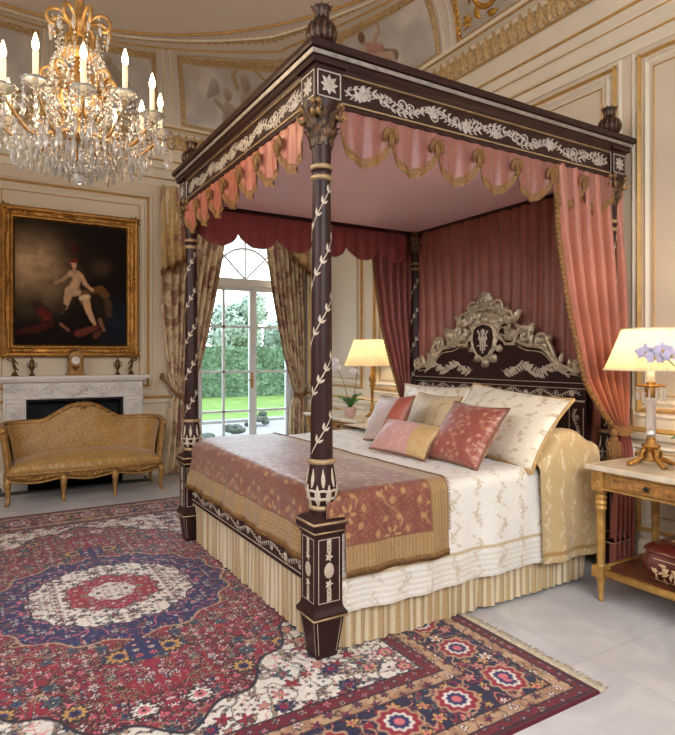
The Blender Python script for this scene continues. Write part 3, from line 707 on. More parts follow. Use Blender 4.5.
def skirt(f, L, z0, z1, name):
    nu, nv = int(L/.006), 8; U, Vv = np.meshgrid(np.linspace(0, L, nu), np.linspace(0, 1, nv), indexing='ij')
    off = .016*(vn(U*16, U*0, 5) - .5)*(.35 + Vv) + .006*np.sin(U*95 + 2*np.sin(U*9))*(.4 + .6*Vv)
    for c in (L*.5, L*.005, L*.995): off = off - .03*np.exp(-((U-c)/.02)**2)*Vv
    Z = z0 + (z1-z0)*Vv
    P = np.array([[f(U[i,j], Z[i,j], off[i,j]) for j in range(nv)] for i in range(nu)])
    s = np.sin(U*2*PI/.052); s2 = np.abs(((U/.052 + .5) % 1) - .5)
    col = mixc(lin((188, 160, 116))*np.ones(U.shape + (3,)), lin((222, 206, 172))*np.ones(U.shape + (3,)), sstep(-.2, .4, s))
    col = mixc(col, lin((140, 112, 76))*np.ones(U.shape + (3,)), sstep(.04, .02, s2)*.8)
    col = mixc(col, lin((190, 152, 92))*np.ones(U.shape + (3,)), sstep(.05, .03, np.abs(Vv - .93))*.7)
    b = MB(); b.grid(P[...,0], P[...,1], P[...,2], col=col); return b.build(name, m_satin, bed)
skirt(plane((PX0+.0, PY1-.06, 0), (0,-1,0), (0,0,1)), PY1-PY0-.12, .325, .022, 'bed_skirt')
skirt(plane((PX0+.07, PY0-.03, 0), (1,0,0), (0,0,1)), PX1-PX0-.34, .345, .016, 'bed_skirt')
skirt(plane((PX1-.07, PY1+.03, 0), (-1,0,0), (0,0,1)), PX1-PX0-.15, .345, .016, 'bed_skirt')

# ---- headboard: rear face on X = 3.50, looking down -X ; s runs right to left in the picture? s = -(Y-c)
HC = (PY0+PY1)/2
fhb = plane((3.44, HC, 0), (0,-1,0), (0,0,1))
half = [(0, 1.70), (.10, 1.685), (.19, 1.63), (.26, 1.56), (.33, 1.515), (.40, 1.49), (.47, 1.485), (.54, 1.475), (.60, 1.43), (.66, 1.365), (.72, 1.325), (.80, 1.32), (.86, 1.31), (.90, 1.28), (.905, 1.22)]
out = [(-x, z) for x, z in half[::-1]] + half[1:] + [(.905, .45), (-.905, .45)]
b = MB(); b.prism(fhb, out[::-1], -.05, 0)
hb = b.build('headboard', m_ebony, bed, smooth=False)
b = MB()
for t0, t1, h in ((1.195, 1.22, .02), (1.075, 1.095, .016)): b.prism(fhb, [(-.915, t0), (.915, t0), (.915, t1), (-.915, t1)], 0, h)
for s in (-.84, .84): b.prism(fhb, [(s-.075, .45), (s+.075, .45), (s+.075, 1.075), (s-.075, 1.075)], 0, .014)
b.build('headboard_moulding', m_ebony, hb, smooth=False)
b = MB()
for t, h in ((1.185, .002), (1.222, .02), (1.105, .002), (1.098, .016)): b.stroke(fhb, [(-.9, t), (.9, t)], .006, h + .003)
f2 = lambda s, t, o=0: fhb(s - .86, t + 1.145, o)
arabesque(b, f2, 1.72, .075, 13)
for sg in (-1, 1):
    fs = lambda s, t, o=0, sg=sg: fhb(sg*.84 - t, .5 + s, o + .0145)
    arabesque(b, fs, .55, .07, 5)
    for q in (-.055, .055): b.stroke(fs, [(0, q), (.56, q)], .005, .002)
    # vine spray in each shoulder
    fp = lambda s, t, o=0, sg=sg: fhb(sg*s, t, o)
    K = np.linspace(.16, .74, 24); b.stroke(fp, np.stack([K, 1.31 + .03*np.sin(K*22)], 1), .006, .003)
    for k in range(1, 24, 1):
        for q in (-1, 1): b.leaf(fp, K[k], 1.31 + .03*sin(K[k]*22), q*(.8 + random.random()*.5), .055, .02, .004, bend=-q*.5, n=4)
    for k in (4, 10, 16, 21): b.flower(fp, K[k], 1.315 + .03*sin(K[k]*22), .034, 6, .005)
b.build('headboard_inlay', m_ivory, hb)
cv = MB()
for sg in (-1, 1):
    fp = lambda s, t, o=0, sg=sg: fhb(sg*s, t, o)
    def scr(x, z, a0, r, turns, w, dr, lead=None):
        k = np.linspace(0, 1, 26); a = a0 + dr*k*turns*2*PI; R = r*(1 - .86*k); pts = [(x + R[i]*cos(a[i]), z + R[i]*sin(a[i])) for i in range(26)]
        if lead is not None: pts = list(lead) + pts
        n_ = len(pts); cv.tube([fp(p[0], p[1], .022) for p in pts], np.concatenate([np.linspace(w*.45, w, n_-26) if n_ > 26 else np.zeros(0), w*(1 - .45*k)]), 7); cv.ball(fp(x, z, .026), (w*1.1, w*1.1, w*1.1), 8, 6)
    P = np.array([(x, z) for x, z in half[2:13]]); P = np.stack([np.interp(np.linspace(0, 1, 50), np.linspace(0, 1, 11), P[:, i]) for i in (0, 1)], 1)
    cv.stroke(fp, P + A(0, .0), .035, .03); cv.stroke(fp, P - A(0, .04), .008, .008)
    for k in range(3, 49, 5):
        cv.leaf(fp, *P[k], PI/2 + .2 + .5*random.random(), .075 + .03*random.random(), .035, .03, bend=-.9)
    scr(.85, 1.345, PI, .06, 1.4, .014, 1, [(.60, 1.47), (.66, 1.40), (.73, 1.345), (.79, 1.32)])
    scr(.55, 1.515, 0, .062, 1.4, .016, 1, [(.70, 1.36), (.665, 1.42), (.64, 1.47)]); scr(.40, 1.565, PI, .07, 1.4, .016, -1, [(.16, 1.56), (.22, 1.50), (.30, 1.50)])
    scr(.24, 1.70, PI*1.2, .07, 1.5, .016, -1, [(.13, 1.52), (.14, 1.60), (.16, 1.66)]); scr(.13, 1.80, -.4, .055, 1.4, .013, 1, [(.25, 1.62), (.22, 1.70), (.2, 1.76)])
    scr(.10, 1.64, 0, .04, 1.3, .012, 1)
    # standing side figures of leaves: trumpet shapes beside the crest
    for x, z, a, L in ((.10, 1.69, 1.1, .14), (.17, 1.66, .7, .16), (.28, 1.66, 1.3, .13), (.36, 1.57, .9, .14), (.43, 1.55, 1.5, .12), (.57, 1.50, 1.0, .1)):
        cv.leaf(fp, x, z, a, L, .06, .045, bend=-.8, n=7); cv.leaf(fp, x, z, a + .8, L*.7, .045, .04, bend=.7, n=6)
    for k in range(6):
        x = .08 + .36*random.random(); z = 1.50 + .30*random.random()*(1 - x*1.6); cv.leaf(fp, x, z, random.uniform(0, 2.4), .08, .04, .04, bend=random.uniform(-1, 1)); 
    for x, z, r in ((.24, 1.565, .045), (.38, 1.515, .04), (.135, 1.775, .045), (.2, 1.75, .04)): cv.flower(fp, x, z, r, 6, .045)
for k in range(5): cv.flower(fhb, .062*cos(PI*k/4), 1.80 + .05*sin(PI*k/4), .045, 6, .05)
cv.flower(fhb, 0, 1.80, .05, 6, .06)
for a, L in ((PI/2, .10), (PI/2 + .5, .1), (PI/2 - .5, .1), (PI/2 + 1., .1), (PI/2 - 1., .1)): cv.leaf(fhb, 0, 1.82, a, L, .045, .05)
cv.prism(fhb, [(.17*cos(a)*(1 + .06*cos(5*a)), 1.70 + .13*sin(a)) for a in np.linspace(0, 2*PI, 24)[:-1]], -.03, .012)
cv.build('carved_crest', m_silver, hb)
b = MB(); sh = [(0, 1.385), (.06, 1.42), (.10, 1.48), (.115, 1.55), (.10, 1.62), (.065, 1.65), (0, 1.665)]
sh = sh + [(-x, z) for x, z in sh[::-1][1:-1]]; b.prism(fhb, sh, 0, .045)
car = b.build('cartouche', m_ebony, hb, smooth=False)
b = MB(); Pp = np.array(sh + sh[:1]); b.stroke(lambda s, t, o=0: fhb(s, t, o + .03), Pp*A(1.12, 1) - A(0, 0), .032, .03)
for k in range(len(sh)):
    a = math.atan2(sh[k][1]-1.53, sh[k][0]); b.leaf(fhb, sh[k][0]*1.1, sh[k][1], a + .6, .07, .045, .05, bend=-.8); b.leaf(fhb, sh[k][0]*1.1, sh[k][1], a - .6, .07, .045, .05, bend=.8)
b.flower(fhb, 0, 1.375, .05, 6, .04); b.build('cartouche_frame', m_silver, car)
b = MB(); fe = lambda s, t, o=0: fhb(s, t, o + .0455)
b.oval(fe, 0, 1.60, .026, .024, .01)
for sg in (-1, 1):
    b.stroke(fe, [(sg*.055, 1.61), (sg*.03, 1.575), (sg*.045, 1.545), (sg*.02, 1.53)], .018, .008); b.stroke(fe, [(sg*.022, 1.56), (sg*.026, 1.50), (sg*.02, 1.45)], [.024, .018, .01], .008)
b.stroke(fe, [(0, 1.59), (0, 1.50), (0, 1.43)], [.03, .022, .012], .01); b.stroke(fe, [(-.06, 1.49), (.06, 1.49)], .012, .006)
b.build('emblem', m_ivory, car)
# ================================================================ HANGINGS AND BEDDING
def drape(b, E0, E1, nrm, nf, amp, nu, nv, colf, ph=0., sharp=.4, wob=.35, seed=1, ampf=None):
    """cloth between two edge polylines (top to bottom); folds push along nrm"""
    t = np.linspace(0, 1, nv)
    def curve(E):
        E = np.asarray(E, float); k = np.linspace(0, 1, len(E)) if E.shape[1] == 3 else E[:, 3]
        c = np.stack([np.interp(np.linspace(0, 1, 120), k, E[:, i]) for i in range(3)], 1)
        w = np.hanning(15); w /= w.sum(); p = np.pad(c, ((7, 7), (0, 0)), mode='edge')
        p[:7] = 2*c[0] - c[1:8][::-1]; p[-7:] = 2*c[-1] - c[-8:-1][::-1]
        c = np.stack([np.convolve(p[:, i], w, 'valid') for i in range(3)], 1)
        return np.stack([np.interp(t, np.linspace(0, 1, 120), c[:, i]) for i in range(3)], 1)
    c0, c1 = curve(E0), curve(E1); u = np.linspace(0, 1, nu)
    U, T = np.meshgrid(u, t, indexing='ij')
    P = c0[None]*(1-U[..., None]) + c1[None]*U[..., None]
    w = fbm(U*nf*.35 + 7*seed, T*1.5, seed, 2) - .5
    a = 2*PI*(nf*U + w*wob*3) + ph
    fold = np.sin(a) + sharp*np.sin(2*a + 1.1)*.5
    am = amp*np.ones_like(T) if ampf is None else amp*np.interp(T, np.linspace(0, 1, len(ampf)), ampf)
    P = P + (fold*am*np.minimum(1, 12*np.minimum(U + .03, 1.03-U)))[..., None]*A(*nrm)
    b.grid(P[...,0], P[...,1], P[...,2], col=colf(U, T, P)); return P
def rose_drape(U, T, P, base=(160, 84, 72), W=.9, H=2.):
    return rose_col(U*W, T*H, base, (200, 120, 104), .14, .25)
def border(root, P, i, name, mat, r=.018, balls=True, off=(0,0,0)):
    b = MB(); E = P[i] + A(*off); L = np.concatenate([[0], np.cumsum(np.linalg.norm(np.diff(E, axis=0), axis=1))])
    n = int(L[-1]/.03); Q = np.stack([np.interp(np.linspace(0, L[-1], n), L, E[:, k]) for k in range(3)], 1)
    b.tube(Q, r*.6, 5)
    if balls:
        for q in Q: b.ball(q + A(0, 0, -.006), (r, r, r*1.15), 6, 5)
    return b.build(name, mat, root)
Zt = 2.57
def hang(name, label, grp=None):
    return None
# back curtain
b = MB(); P = drape(b, [(3.53, PY1-.05, Zt), (3.53, PY1-.05, .5)], [(3.53, PY0+.05, Zt), (3.53, PY0+.05, .5)], (-1,0,0), 17, .016, 360, 140, lambda U,T,P: rose_drape(U,T,P,(158, 92, 76),2.,2.), seed=2)
tag(b.build('bed_curtain', m_satin), 'dusty rose silk curtain hanging flat in folds behind the carved headboard', 'curtain')
# near curtain, tied to the near head post
t_near = thing('bed_curtain', (3.5, 2.36, 0), 'rose silk bed curtain with gold braid tied back beside the near marble-topped table', 'curtain')
YB = PY0 - .045
b = MB(); Pn = drape(b, [(2.95, YB, Zt, 0), (2.98, YB, 2.15, .2), (3.05, YB-.02, 1.70, .45), (3.18, YB-.03, 1.25, .70), (3.34, YB-.04, 1.05, .86), (3.47, YB-.03, .95, 1)],
      [(3.64, YB+.02, Zt, 0), (3.66, YB+.0, 1.8, .45), (3.655, YB-.02, 1.2, .75), (3.61, YB-.04, .94, 1)], (0,-1,0), 6, .034, 220, 200,
      lambda U,T,P: rose_drape(U,T,P,(178, 108, 86),.8,1.7), seed=5, ampf=[.6, .9, 1, .8, .45])
b.build('upper_drape', m_satin, t_near)
border(t_near, Pn, 0, 'gold_braid', m_fringe, .019)
b = MB(); drape(b, [(3.475, YB-.03, .945), (3.47, YB-.03, .8), (3.45, YB-.03, .4), (3.44, YB-.02, .01)], [(3.61, YB-.04, .945), (3.66, YB-.03, .8), (3.69, YB-.02, .4), (3.70, YB-.02, .01)], (0,-1,0), 5, .03, 140, 110,
      lambda U,T,P: rose_drape(U,T,P,(166, 92, 80),.6,.9), seed=8, ampf=[.4, 1, 1, 1.1]); b.build('lower_drape', m_satin, t_near)
b = MB()
for k in range(5): b.tube([(3.45 + .0*k, YB-.0, .96 - .012*k), (3.50, YB-.085, .945 - .012*k), (3.57, YB-.09, .955 - .01*k), (3.63, YB-.05, .99 - .006*k), (3.70, YB, 1.05)], .009, 6)
b.build('tieback', m_fringe, t_near)
b = MB(); b.ball((3.435, YB-.05, .915), (.026, .026, .03), 10, 6); b.lathe([(.016, .895), (.03, .88), (.026, .865), (.036, .84), (.045, .70)], (3.435, YB-.05, 0), 14)
for k in range(14): b.tube([(3.435 + .034*cos(k*.45), YB-.05+.034*sin(k*.45), .86), (3.435 + .047*cos(k*.45), YB-.05+.047*sin(k*.45), .69)], .006, 4)
b.build('tassel', m_fringe, t_near)
# far curtain
t_far = thing('bed_curtain', (3.45, 4.44, 0), 'dark rose bed curtain with ball fringe at the far head post', 'curtain')
YC = PY1 + .06
b = MB(); Pf = drape(b, [(3.05, YC, Zt, 0), (3.08, YC, 2.2, .22), (3.16, YC, 1.7, .5), (3.27, YC, 1.35, .75), (3.38, YC, 1.05, 1)], [(3.60, YC, Zt, 0), (3.60, YC, 1.6, .6), (3.56, YC, 1.05, 1)], (0,-1,0), 6, .028, 180, 180,
      lambda U,T,P: rose_drape(U,T,P,(152, 82, 74),.8,1.7), seed=11, ampf=[.7, 1, 1, .5])
b.build('upper_drape', m_satin, t_far); border(t_far, Pf, 0, 'ball_fringe', m_fringe, .016)
b = MB(); drape(b, [(3.38, YC, 1.06), (3.36, YC, .7), (3.35, YC, .01)], [(3.56, YC, 1.06), (3.62, YC, .7), (3.66, YC, .01)], (0,-1,0), 5, .026, 100, 60, lambda U,T,P: rose_drape(U,T,P,(156, 80, 74),.6,.9), seed=12, ampf=[.4, 1, 1]); b.build('lower_drape', m_satin, t_far)

# ---- bedding: cross-bed profiles
YS0, YS1 = 2.345, 4.505       # side faces of the made bed
def side_profile(z_hang, z_top, off, n=64, r=.07, y0=YS0, y1=YS1):
    """points across the bed from the near hem up, over and down the far side"""
    a, c = y0 - off, y1 + off; zt = z_top + off; P = [(a - .012, z_hang)]
    P += [(a - .012*(1-k), z_hang + (zt - r - z_hang)*k) for k in np.linspace(.1, 1, 12)]
    P += [(a + r*(1-cos(k)), zt - r + r*sin(k)) for k in np.linspace(.2, PI/2, 7)]
    P += [(y, zt) for y in np.linspace(a + r + .06, c - r - .06, 34)]
    P += [(c - r*(1-cos(k)), zt - r + r*sin(k)) for k in np.linspace(PI/2, .2, 7)]
    P += [(c + .012*k, zt - r - (zt - r - z_hang)*k) for k in np.linspace(0, 1, 12)]
    P = np.array(P); L = np.concatenate([[0], np.cumsum(np.linalg.norm(np.diff(P, axis=0), axis=1))])
    return P, L
ZT = .745
def embroider(u, v, base, thread, c, seed, amt=.8):
    """scattered flower sprigs on a plain ground"""
    p, q, h = cellf(u, v, c, seed); p = p + .12*np.sin(q*9 + h*20)
    r = np.hypot(p, q*.8); th = np.arctan2(q, p) + h*6
    m = sstep(.03, -.01, r - .16*(.55 + .45*np.cos(5*th)))
    m = np.maximum(m, sstep(.02, 0, np.abs(p - .1*np.sin(q*12)) - .012)*(np.abs(q) < .42))
    for k in (-.32, -.2, .22, .34):
        m = np.maximum(m, sstep(.01, -.01, np.hypot((p - .1*np.sin(k*12) - np.sign(k)*.06)/1.7, q - k) - .035))
    m = m*amt*(.6 + .4*vn(u*60, v*60, 9))
    n = fbm(u*5, v*5, seed)
    return (lin(base)*(.94 + .12*n)[..., None])*(1 - m[..., None]) + lin(thread)*m[..., None]
# bedspread
P, L = side_profile(.205, ZT, .0)
def resample(P, L, n): return np.stack([np.interp(np.linspace(0, L[-1], n), L, P[:, k]) for k in (0, 1)], 1), np.linspace(0, L[-1], n)
Q, Lq = resample(P, L, 420)
xs = np.linspace(1.425, 3.26, 300)
X, I = np.meshgrid(xs, np.arange(420), indexing='ij'); Y = Q[I, 0]; Z = Q[I, 1]; V_ = Lq[I]
hangd = np.clip((ZT - .04 - Z)/.45, 0, 1); sgn = np.where(Y < 3.4, -1, 1)
Y = Y + sgn*hangd*(.012*np.sin(X*11 + 1.5*np.sin(X*5)) + .007*np.sin(X*27))
top = 1 - np.clip(hangd*6, 0, 1)
Z = Z + top*(.012*fbm(X*3, Y*3, 4) + .012*sstep(2.1, 2.6, X) - .004 - .02*np.exp(-((X - 1.42)/.05)**2))
col = embroider(X, V_, (238, 234, 226), (188, 162, 116), .17, 4)
db = np.minimum(V_, Lq[-1] - V_)                       # distance from the hem: corded bands
cord = sstep(.15, .13, db)*(.5 + .5*np.sin(db*2*PI/.028))
col = mixc(col, lin((206, 198, 180))*np.ones(X.shape + (3,)), cord*.6)
col = mixc(col, lin((196, 172, 126))*np.ones(X.shape + (3,)), sstep(.012, .004, np.abs(db - .16)))
b = MB(); b.grid(X, Y, Z, col=col); tag(b.build('bedspread', m_satin), 'cream silk bedspread with gold embroidered sprigs and corded hem on the canopy bed', 'bedspread')
# throw over the foot: a cross-shaped cloth with gold borders and fringe
XF = 1.335
s_prof = [(XF - .034, .452), (XF - .03, .50), (XF - .012, .58), (XF, .66)] + [(XF + .08*(1-cos(k)), .69 + .075*sin(k)) for k in np.linspace(.1, PI/2, 7)] + [(x, .768) for x in np.linspace(XF + .13, 2.06, 24)]
s_prof = np.array(s_prof); Ls = np.concatenate([[0], np.cumsum(np.linalg.norm(np.diff(s_prof, axis=0), axis=1))])
S2, Lss = resample(s_prof, Ls, 300)
Pt, Lt = side_profile(.405, ZT, .022); T2, Ltt = resample(Pt, Lt, 560)
Ii, Jj = np.meshgrid(np.arange(300), np.arange(560), indexing='ij')
X = S2[Ii, 0]; Y = T2[Jj, 0]; zs = S2[Ii, 1]; zt = T2[Jj, 1]; Z = np.minimum(zs, zt) 
U, V_ = Lss[Ii], Ltt[Jj]
hx = np.clip((.70 - zs)/.25, 0, 1); hy = np.clip((.70 - zt)/.25, 0, 1); sgn = np.where(Y < 3.4, -1, 1)
X = X - hx*(.010*np.sin(V_*14) + .006*np.sin(V_*33)); Y = Y + sgn*hy*(.010*np.sin(U*16) + .005*np.sin(U*37)); Z = Z + (hx == 0)*(hy == 0)*(.014*fbm(X*4, Y*4, 8) - .003)
hx2, hy2 = zs < .66, zt < .66
keep = ~(hx2 & hy2)
keep &= ~((np.hypot(X - PX0, Y - PY0) < .076) | (np.hypot(X - PX0, Y - PY1) < .076))
keep &= ~((hy2) & (X < 1.428)) & ~(hx2 & ((Y < 2.50) | (Y > 4.35)))
e = np.minimum(np.minimum(U, Lss[-1] - U), np.minimum(V_, Ltt[-1] - V_))
dm = damask(U, V_, .26, 6); fine = damask(U + .06, V_ + .03, .085, 2)*.45
col = lin((128, 70, 58))*(.85 + .3*fbm(U*7, V_*7, 3))[..., None]
col = mixc(col, lin((190, 150, 98))*np.ones(U.shape + (3,)), np.maximum(dm, fine)*.75)
bandm = sstep(.125, .115, e)
bc = mixc(lin((150, 116, 72))*np.ones(U.shape + (3,)), lin((184, 150, 106))*np.ones(U.shape + (3,)), damask(U, V_, .06, 1)*.6 + .4*sstep(.3, .7, np.sin(U*300)*.5 + .5))
col = mixc(col, bc, bandm); col = mixc(col, lin((120, 74, 54))*np.ones(U.shape + (3,)), sstep(.006, .003, np.abs(e - .122)))
b = MB(); km = keep[:-1, :-1] & keep[1:, :-1] & keep[:-1, 1:] & keep[1:, 1:]
b.grid(X, Y, Z, col=col, mask=km)
th_ = thing('bed_throw', (1.7, 3.42, .75), 'russet and gold damask throw with fringed gold border across the foot of the bed', 'throw')
b.build('cloth', m_satin, th_)
fr = MB()
for j in range(0, 560, 1):
    if keep[0, j] and keep[2, j]: p = A(X[0, j], Y[0, j], Z[0, j]); fr.tube([p + A(-.003,0,.008), p + A(-.004, .002*(-1)**j, -.026)], [.0035, .003], 3)
for i in range(0, 300, 1):
    for j in (0, 559):
        if keep[i, j]: p = A(X[i, j], Y[i, j], Z[i, j]); d = -1 if j == 0 else 1; fr.tube([p + A(0, d*.003, .008), p + A(.002*(-1)**i, d*.004, -.026)], [.0035, .003], 3)
for j in range(20, 540, 2): p = A(X[-1, j], Y[-1, j], Z[-1, j]); fr.tube([p + A(-.006, 0, .004), p + A(.014, 0, .002)], .003, 3)
o = fr.build('fringe', m_fringe, th_); o['kind'] = 'stuff'
# gold bolster cover at the head
P, L = side_profile(.20, ZT + .012, .040); Q, Lq = resample(P, L, 300)
xs = np.linspace(2.74, 3.27, 90); X, I = np.meshgrid(xs, np.arange(300), indexing='ij'); Y = Q[I, 0]; Z = Q[I, 1]; V_ = Lq[I]
edge_ = 1 - sstep(2.42, 2.6, Y); hump = (edge_*sstep(2.74, 2.98, X) + (1-edge_)*.75*sstep(2.95, 3.15, X))*(1 - .55*sstep(3.05, 3.27, X)); up = np.clip((Z - .55)/.2, 0, 1)
Z = Z + hump*up*.165; hangd = np.clip((.7 - Z)/.45, 0, 1); sgn = np.where(Y < 3.4, -1, 1)
Y = Y + sgn*(hangd*(.014*np.sin(X*24 + 1)) + .02*hump*np.exp(-((Z-.72)/.14)**2)); X = X + hangd*(.06*(X - 2.74)*0 + .02)
col = embroider(X, V_, (200, 172, 126), (236, 220, 186), .11, 8, .95)
col = mixc(col, lin((176, 134, 78))*np.ones(X.shape + (3,)), sstep(.014, .006, np.abs(np.minimum(V_, Lq[-1]-V_) - .05)))
b = MB(); b.grid(X, Y, Z, col=col); tag(b.build('bolster_cover', m_satin), 'gold embroidered cover over the bolster, draping down beside the marble-topped table', 'bed cover')

# ---- pillows and cushions
def pillow(name, label, cat, c, w, h, t, yaw, tilt, roll, colf, trim_mat, trim_r=.008, grp=None, n=44, frill=0.):
    u = np.linspace(-1, 1, n); U, V_ = np.meshgrid(u, u, indexing='ij')
    R = Matrix.Rotation(math.radians(yaw), 3, 'Z') @ Matrix.Rotation(math.radians(tilt), 3, 'Y') @ Matrix.Rotation(math.radians(roll), 3, 'X'); R = np.array(R)
    b = MB(); pin = lambda a, c_: a*(1 - .07*(1 - np.abs(c_)**2)*np.abs(a)**1.5 + .02*np.abs(a*c_)**4)
    sx, sz = pin(U, V_)*w/2, pin(V_, U)*h/2
    th = np.clip((1-U**2)*(1-V_**2), 0, 1)**.42*t/2 
    th = th*(1 + .14*(fbm(U*2 + 3, V_*2 + yaw*.01 + 5, 3) - .5)) - .05*t*np.exp(-((np.abs(U)-.75)**2 + (V_-.72)**2)/.05)
    for sg in (1, -1):
        P = np.stack([-sg*np.maximum(th, 0), -sx, sz], -1) @ R.T + A(*c)
        P = P if sg == 1 else P[::-1]
        b.grid(P[...,0], P[...,1], P[...,2], col=colf(sx, sz) if sg == 1 else colf(sx, sz)[::-1])
    root = thing(name, (c[0], c[1], c[2] - h*.4), label, cat, grp); b.build('cover', m_satin, root)
    e = []; k = np.linspace(-1, 1, 22)[:-1]
    for a, d in ((k, -np.ones(21)), (np.ones(21), k), (-k, np.ones(21)), (-np.ones(21), -k)): e.append(np.stack([np.zeros(21), -pin(a, d)*w/2, pin(d, a)*h/2], 1))
    e = np.concatenate(e) @ R.T + A(*c); q = MB(); q.tube(e, trim_r, 6, close=True); q.build('piping', trim_mat, root)
    return root
m_pipe = M('bronze_silk_piping', (124, 84, 60), .5, var=.15, scale=60)
m_pipeg = M('gold_silk_piping', (196, 160, 104), .5, var=.15, scale=60)
m_pipec = M('cream_silk_piping', (222, 204, 170), .5, var=.1, scale=60)
def two_tone(s, z):
    m = sstep(-.01, .01, s - .02 - .12*np.sin((z + .2)*5)*.6)
    return mixc(embroider(s, z, (196, 172, 164), (168, 138, 128), .1, 3, .6), rose_col(s, z, (164, 80, 62), (190, 120, 90), .12, .4), m)
def lumbar(s, z):
    m = sstep(-.005, .005, s - .105)
    return mixc(embroider(s, z, (204, 150, 142), (222, 186, 172), .09, 5, .8), embroider(s, z, (196, 160, 108), (160, 122, 80), .07, 6, .6), m)
def rust(s, z):
    d = damask(s + .08, z + .08, .19, 4)
    return mixc(rose_col(s, z, (152, 74, 62), (176, 108, 86), .1, .4), lin((206, 160, 128))*np.ones(s.shape + (3,)), d*.8)
cream = lambda k: (lambda s, z: embroider(s, z, (238, 226, 202), (190, 158, 108), .12, k, .95))
beige = lambda s, z: embroider(s, z, (208, 184, 142), (166, 134, 90), .10, 7, .95)
pillow('pillow', 'large cream pillow with gold embroidery leaning on the headboard beside the gold curtain', 'pillow', (2.875, 2.75, .97), .90, .50, .20, -2.4, 36, 4.5, cream(3), m_pipeg, .011)
pillow('pillow', 'cream pillow at the far side of the headboard behind the beige cushion', 'pillow', (3.28, 3.90, .945), .84, .42, .18, 1.8, 14, 0, cream(6), m_pipec, .009)
pillow('cushion', 'two-tone mauve and rust square cushion farthest from the camera', 'cushion', (2.60, 3.60, .935), .42, .37, .16, -1, 27, -3, two_tone, m_pipe)
pillow('cushion', 'beige gold brocade cushion behind the small oblong cushion', 'cushion', (2.98, 3.58, .93), .53, .39, .16, -2.6, 30, 1, beige, m_pipeg)
pillow('cushion', 'small oblong pink brocade cushion with a gold end panel lying in front', 'cushion', (2.365, 3.085, .868), .51, .25, .15, 8, 41, 2, lumbar, m_pipe)
pillow('cushion', 'rust red square brocade cushion with dark piping in front of the large cream pillow', 'cushion', (2.52, 2.69, .93), .465, .415, .18, 0, 36, 1.5, rust, m_pipe)

# ---- window curtains
def flor(U, T, P, base=(232, 212, 178), W=1.1, H=3.):
    u, v = U*W, T*H; m = damask(u, v, .3, 3); n = fbm(u*9, v*9, 2)
    col = lin(base)*(.88 + .24*n)[..., None]
    col = mixc(col, lin((166, 112, 104))*np.ones(u.shape + (3,)), sstep(.5, .62, fbm(u*11 + 4, v*9, 31, 3))*.85)
    col = mixc(col, lin((236, 216, 172))*np.ones(u.shape + (3,)), m*.5)
    return mixc(col, lin((184, 158, 116))*np.ones(u.shape + (3,)), sstep(.55, .65, fbm(u*13, v*11 + 9, 41, 3))*.5)
YW = YF - .10
wc = thing('window_curtain', (2.05, YW, 0), 'floor-length floral gold curtain left of the French window, tied back', 'curtain', 'French window curtains')
b = MB(); P = drape(b, [(1.78, YW, 3.3, 0), (1.79, YW, 2., .5), (1.86, YW-.02, 1.2, .86), (1.92, YW-.03, .95, 1)], [(2.62, YW, 3.3, 0), (2.56, YW, 2.75, .23), (2.44, YW-.01, 2.1, .5), (2.28, YW-.03, 1.4, .8), (2.14, YW-.03, .95, 1)], (0,-1,0), 9, .04, 220, 240, flor, seed=4, ampf=[.8, 1, 1, .8, .4]); b.build('upper_drape', m_fab, wc)
border(wc, P, -1, 'edge_braid', m_fringe, .012, False)
b = MB(); drape(b, [(1.92, YW-.03, .965), (1.88, YW-.02, .8), (1.80, YW-.02, .02)], [(2.14, YW-.03, .965), (2.18, YW-.03, .8), (2.20, YW-.03, .02)], (0,-1,0), 5, .045, 120, 90, lambda U,T,P: flor(U,T,P,W=.6,H=1.), seed=6, ampf=[.4, 1, 1]); b.build('lower_drape', m_fab, wc)
b = MB(); 
for k in range(4): b.tube([(2.15, YW-.05, .93 - .012*k), (2.04, YW-.11, .93 - .012*k), (1.95, YW-.09, .97 - .01*k), (1.86, YW-.03, 1.07), (1.80, YW + .03, 1.16)], .012, 6)
b.ball((1.805, YW + .02, 1.17), (.03, .03, .045), 8, 6); b.build('tieback', m_fringe, wc)
wc = thing('window_curtain', (3.6, YW, 0), 'floral gold curtain right of the French window, gathered low by a tieback', 'curtain', 'French window curtains')
b = MB(); P = drape(b, [(3.13, YW, 3.3, 0), (3.14, YW, 2.8, .2), (3.24, YW-.02, 2.1, .48), (3.38, YW-.03, 1.4, .78), (3.54, YW-.03, .92, 1)], [(3.70, YW, 3.3, 0), (3.70, YW, 1.6, .7), (3.69, YW-.03, .92, 1)], (0,-1,0), 8, .04, 200, 240, flor, seed=9, ampf=[.8, 1, 1, .8, .4]); b.build('upper_drape', m_fab, wc)
border(wc, P, 0, 'edge_braid', m_fringe, .012, False)
b = MB(); drape(b, [(3.54, YW-.03, .93), (3.46, YW-.03, .75), (3.44, YW-.03, .02)], [(3.69, YW-.03, .93), (3.70, YW-.02, .75), (3.70, YW-.02, .02)], (0,-1,0), 5, .04, 120, 90, lambda U,T,P: flor(U,T,P,W=.6,H=1.), seed=16, ampf=[.4, 1, 1]); b.build('lower_drape', m_fab, wc)
b = MB()
for k in range(4): b.tube([(3.52, YW-.05, .92 - .012*k), (3.60, YW-.10, .9 - .012*k), (3.68, YW-.06, .93 - .01*k), (3.72, YW, .98)], .012, 6)
b.build('tieback', m_fringe, wc)
pel = thing('window_pelmet', (2.75, YF-.2, 2.4), 'gold floral pelmet with long fringed tails above the French window', 'pelmet')
b = MB(); yp = YF - .2
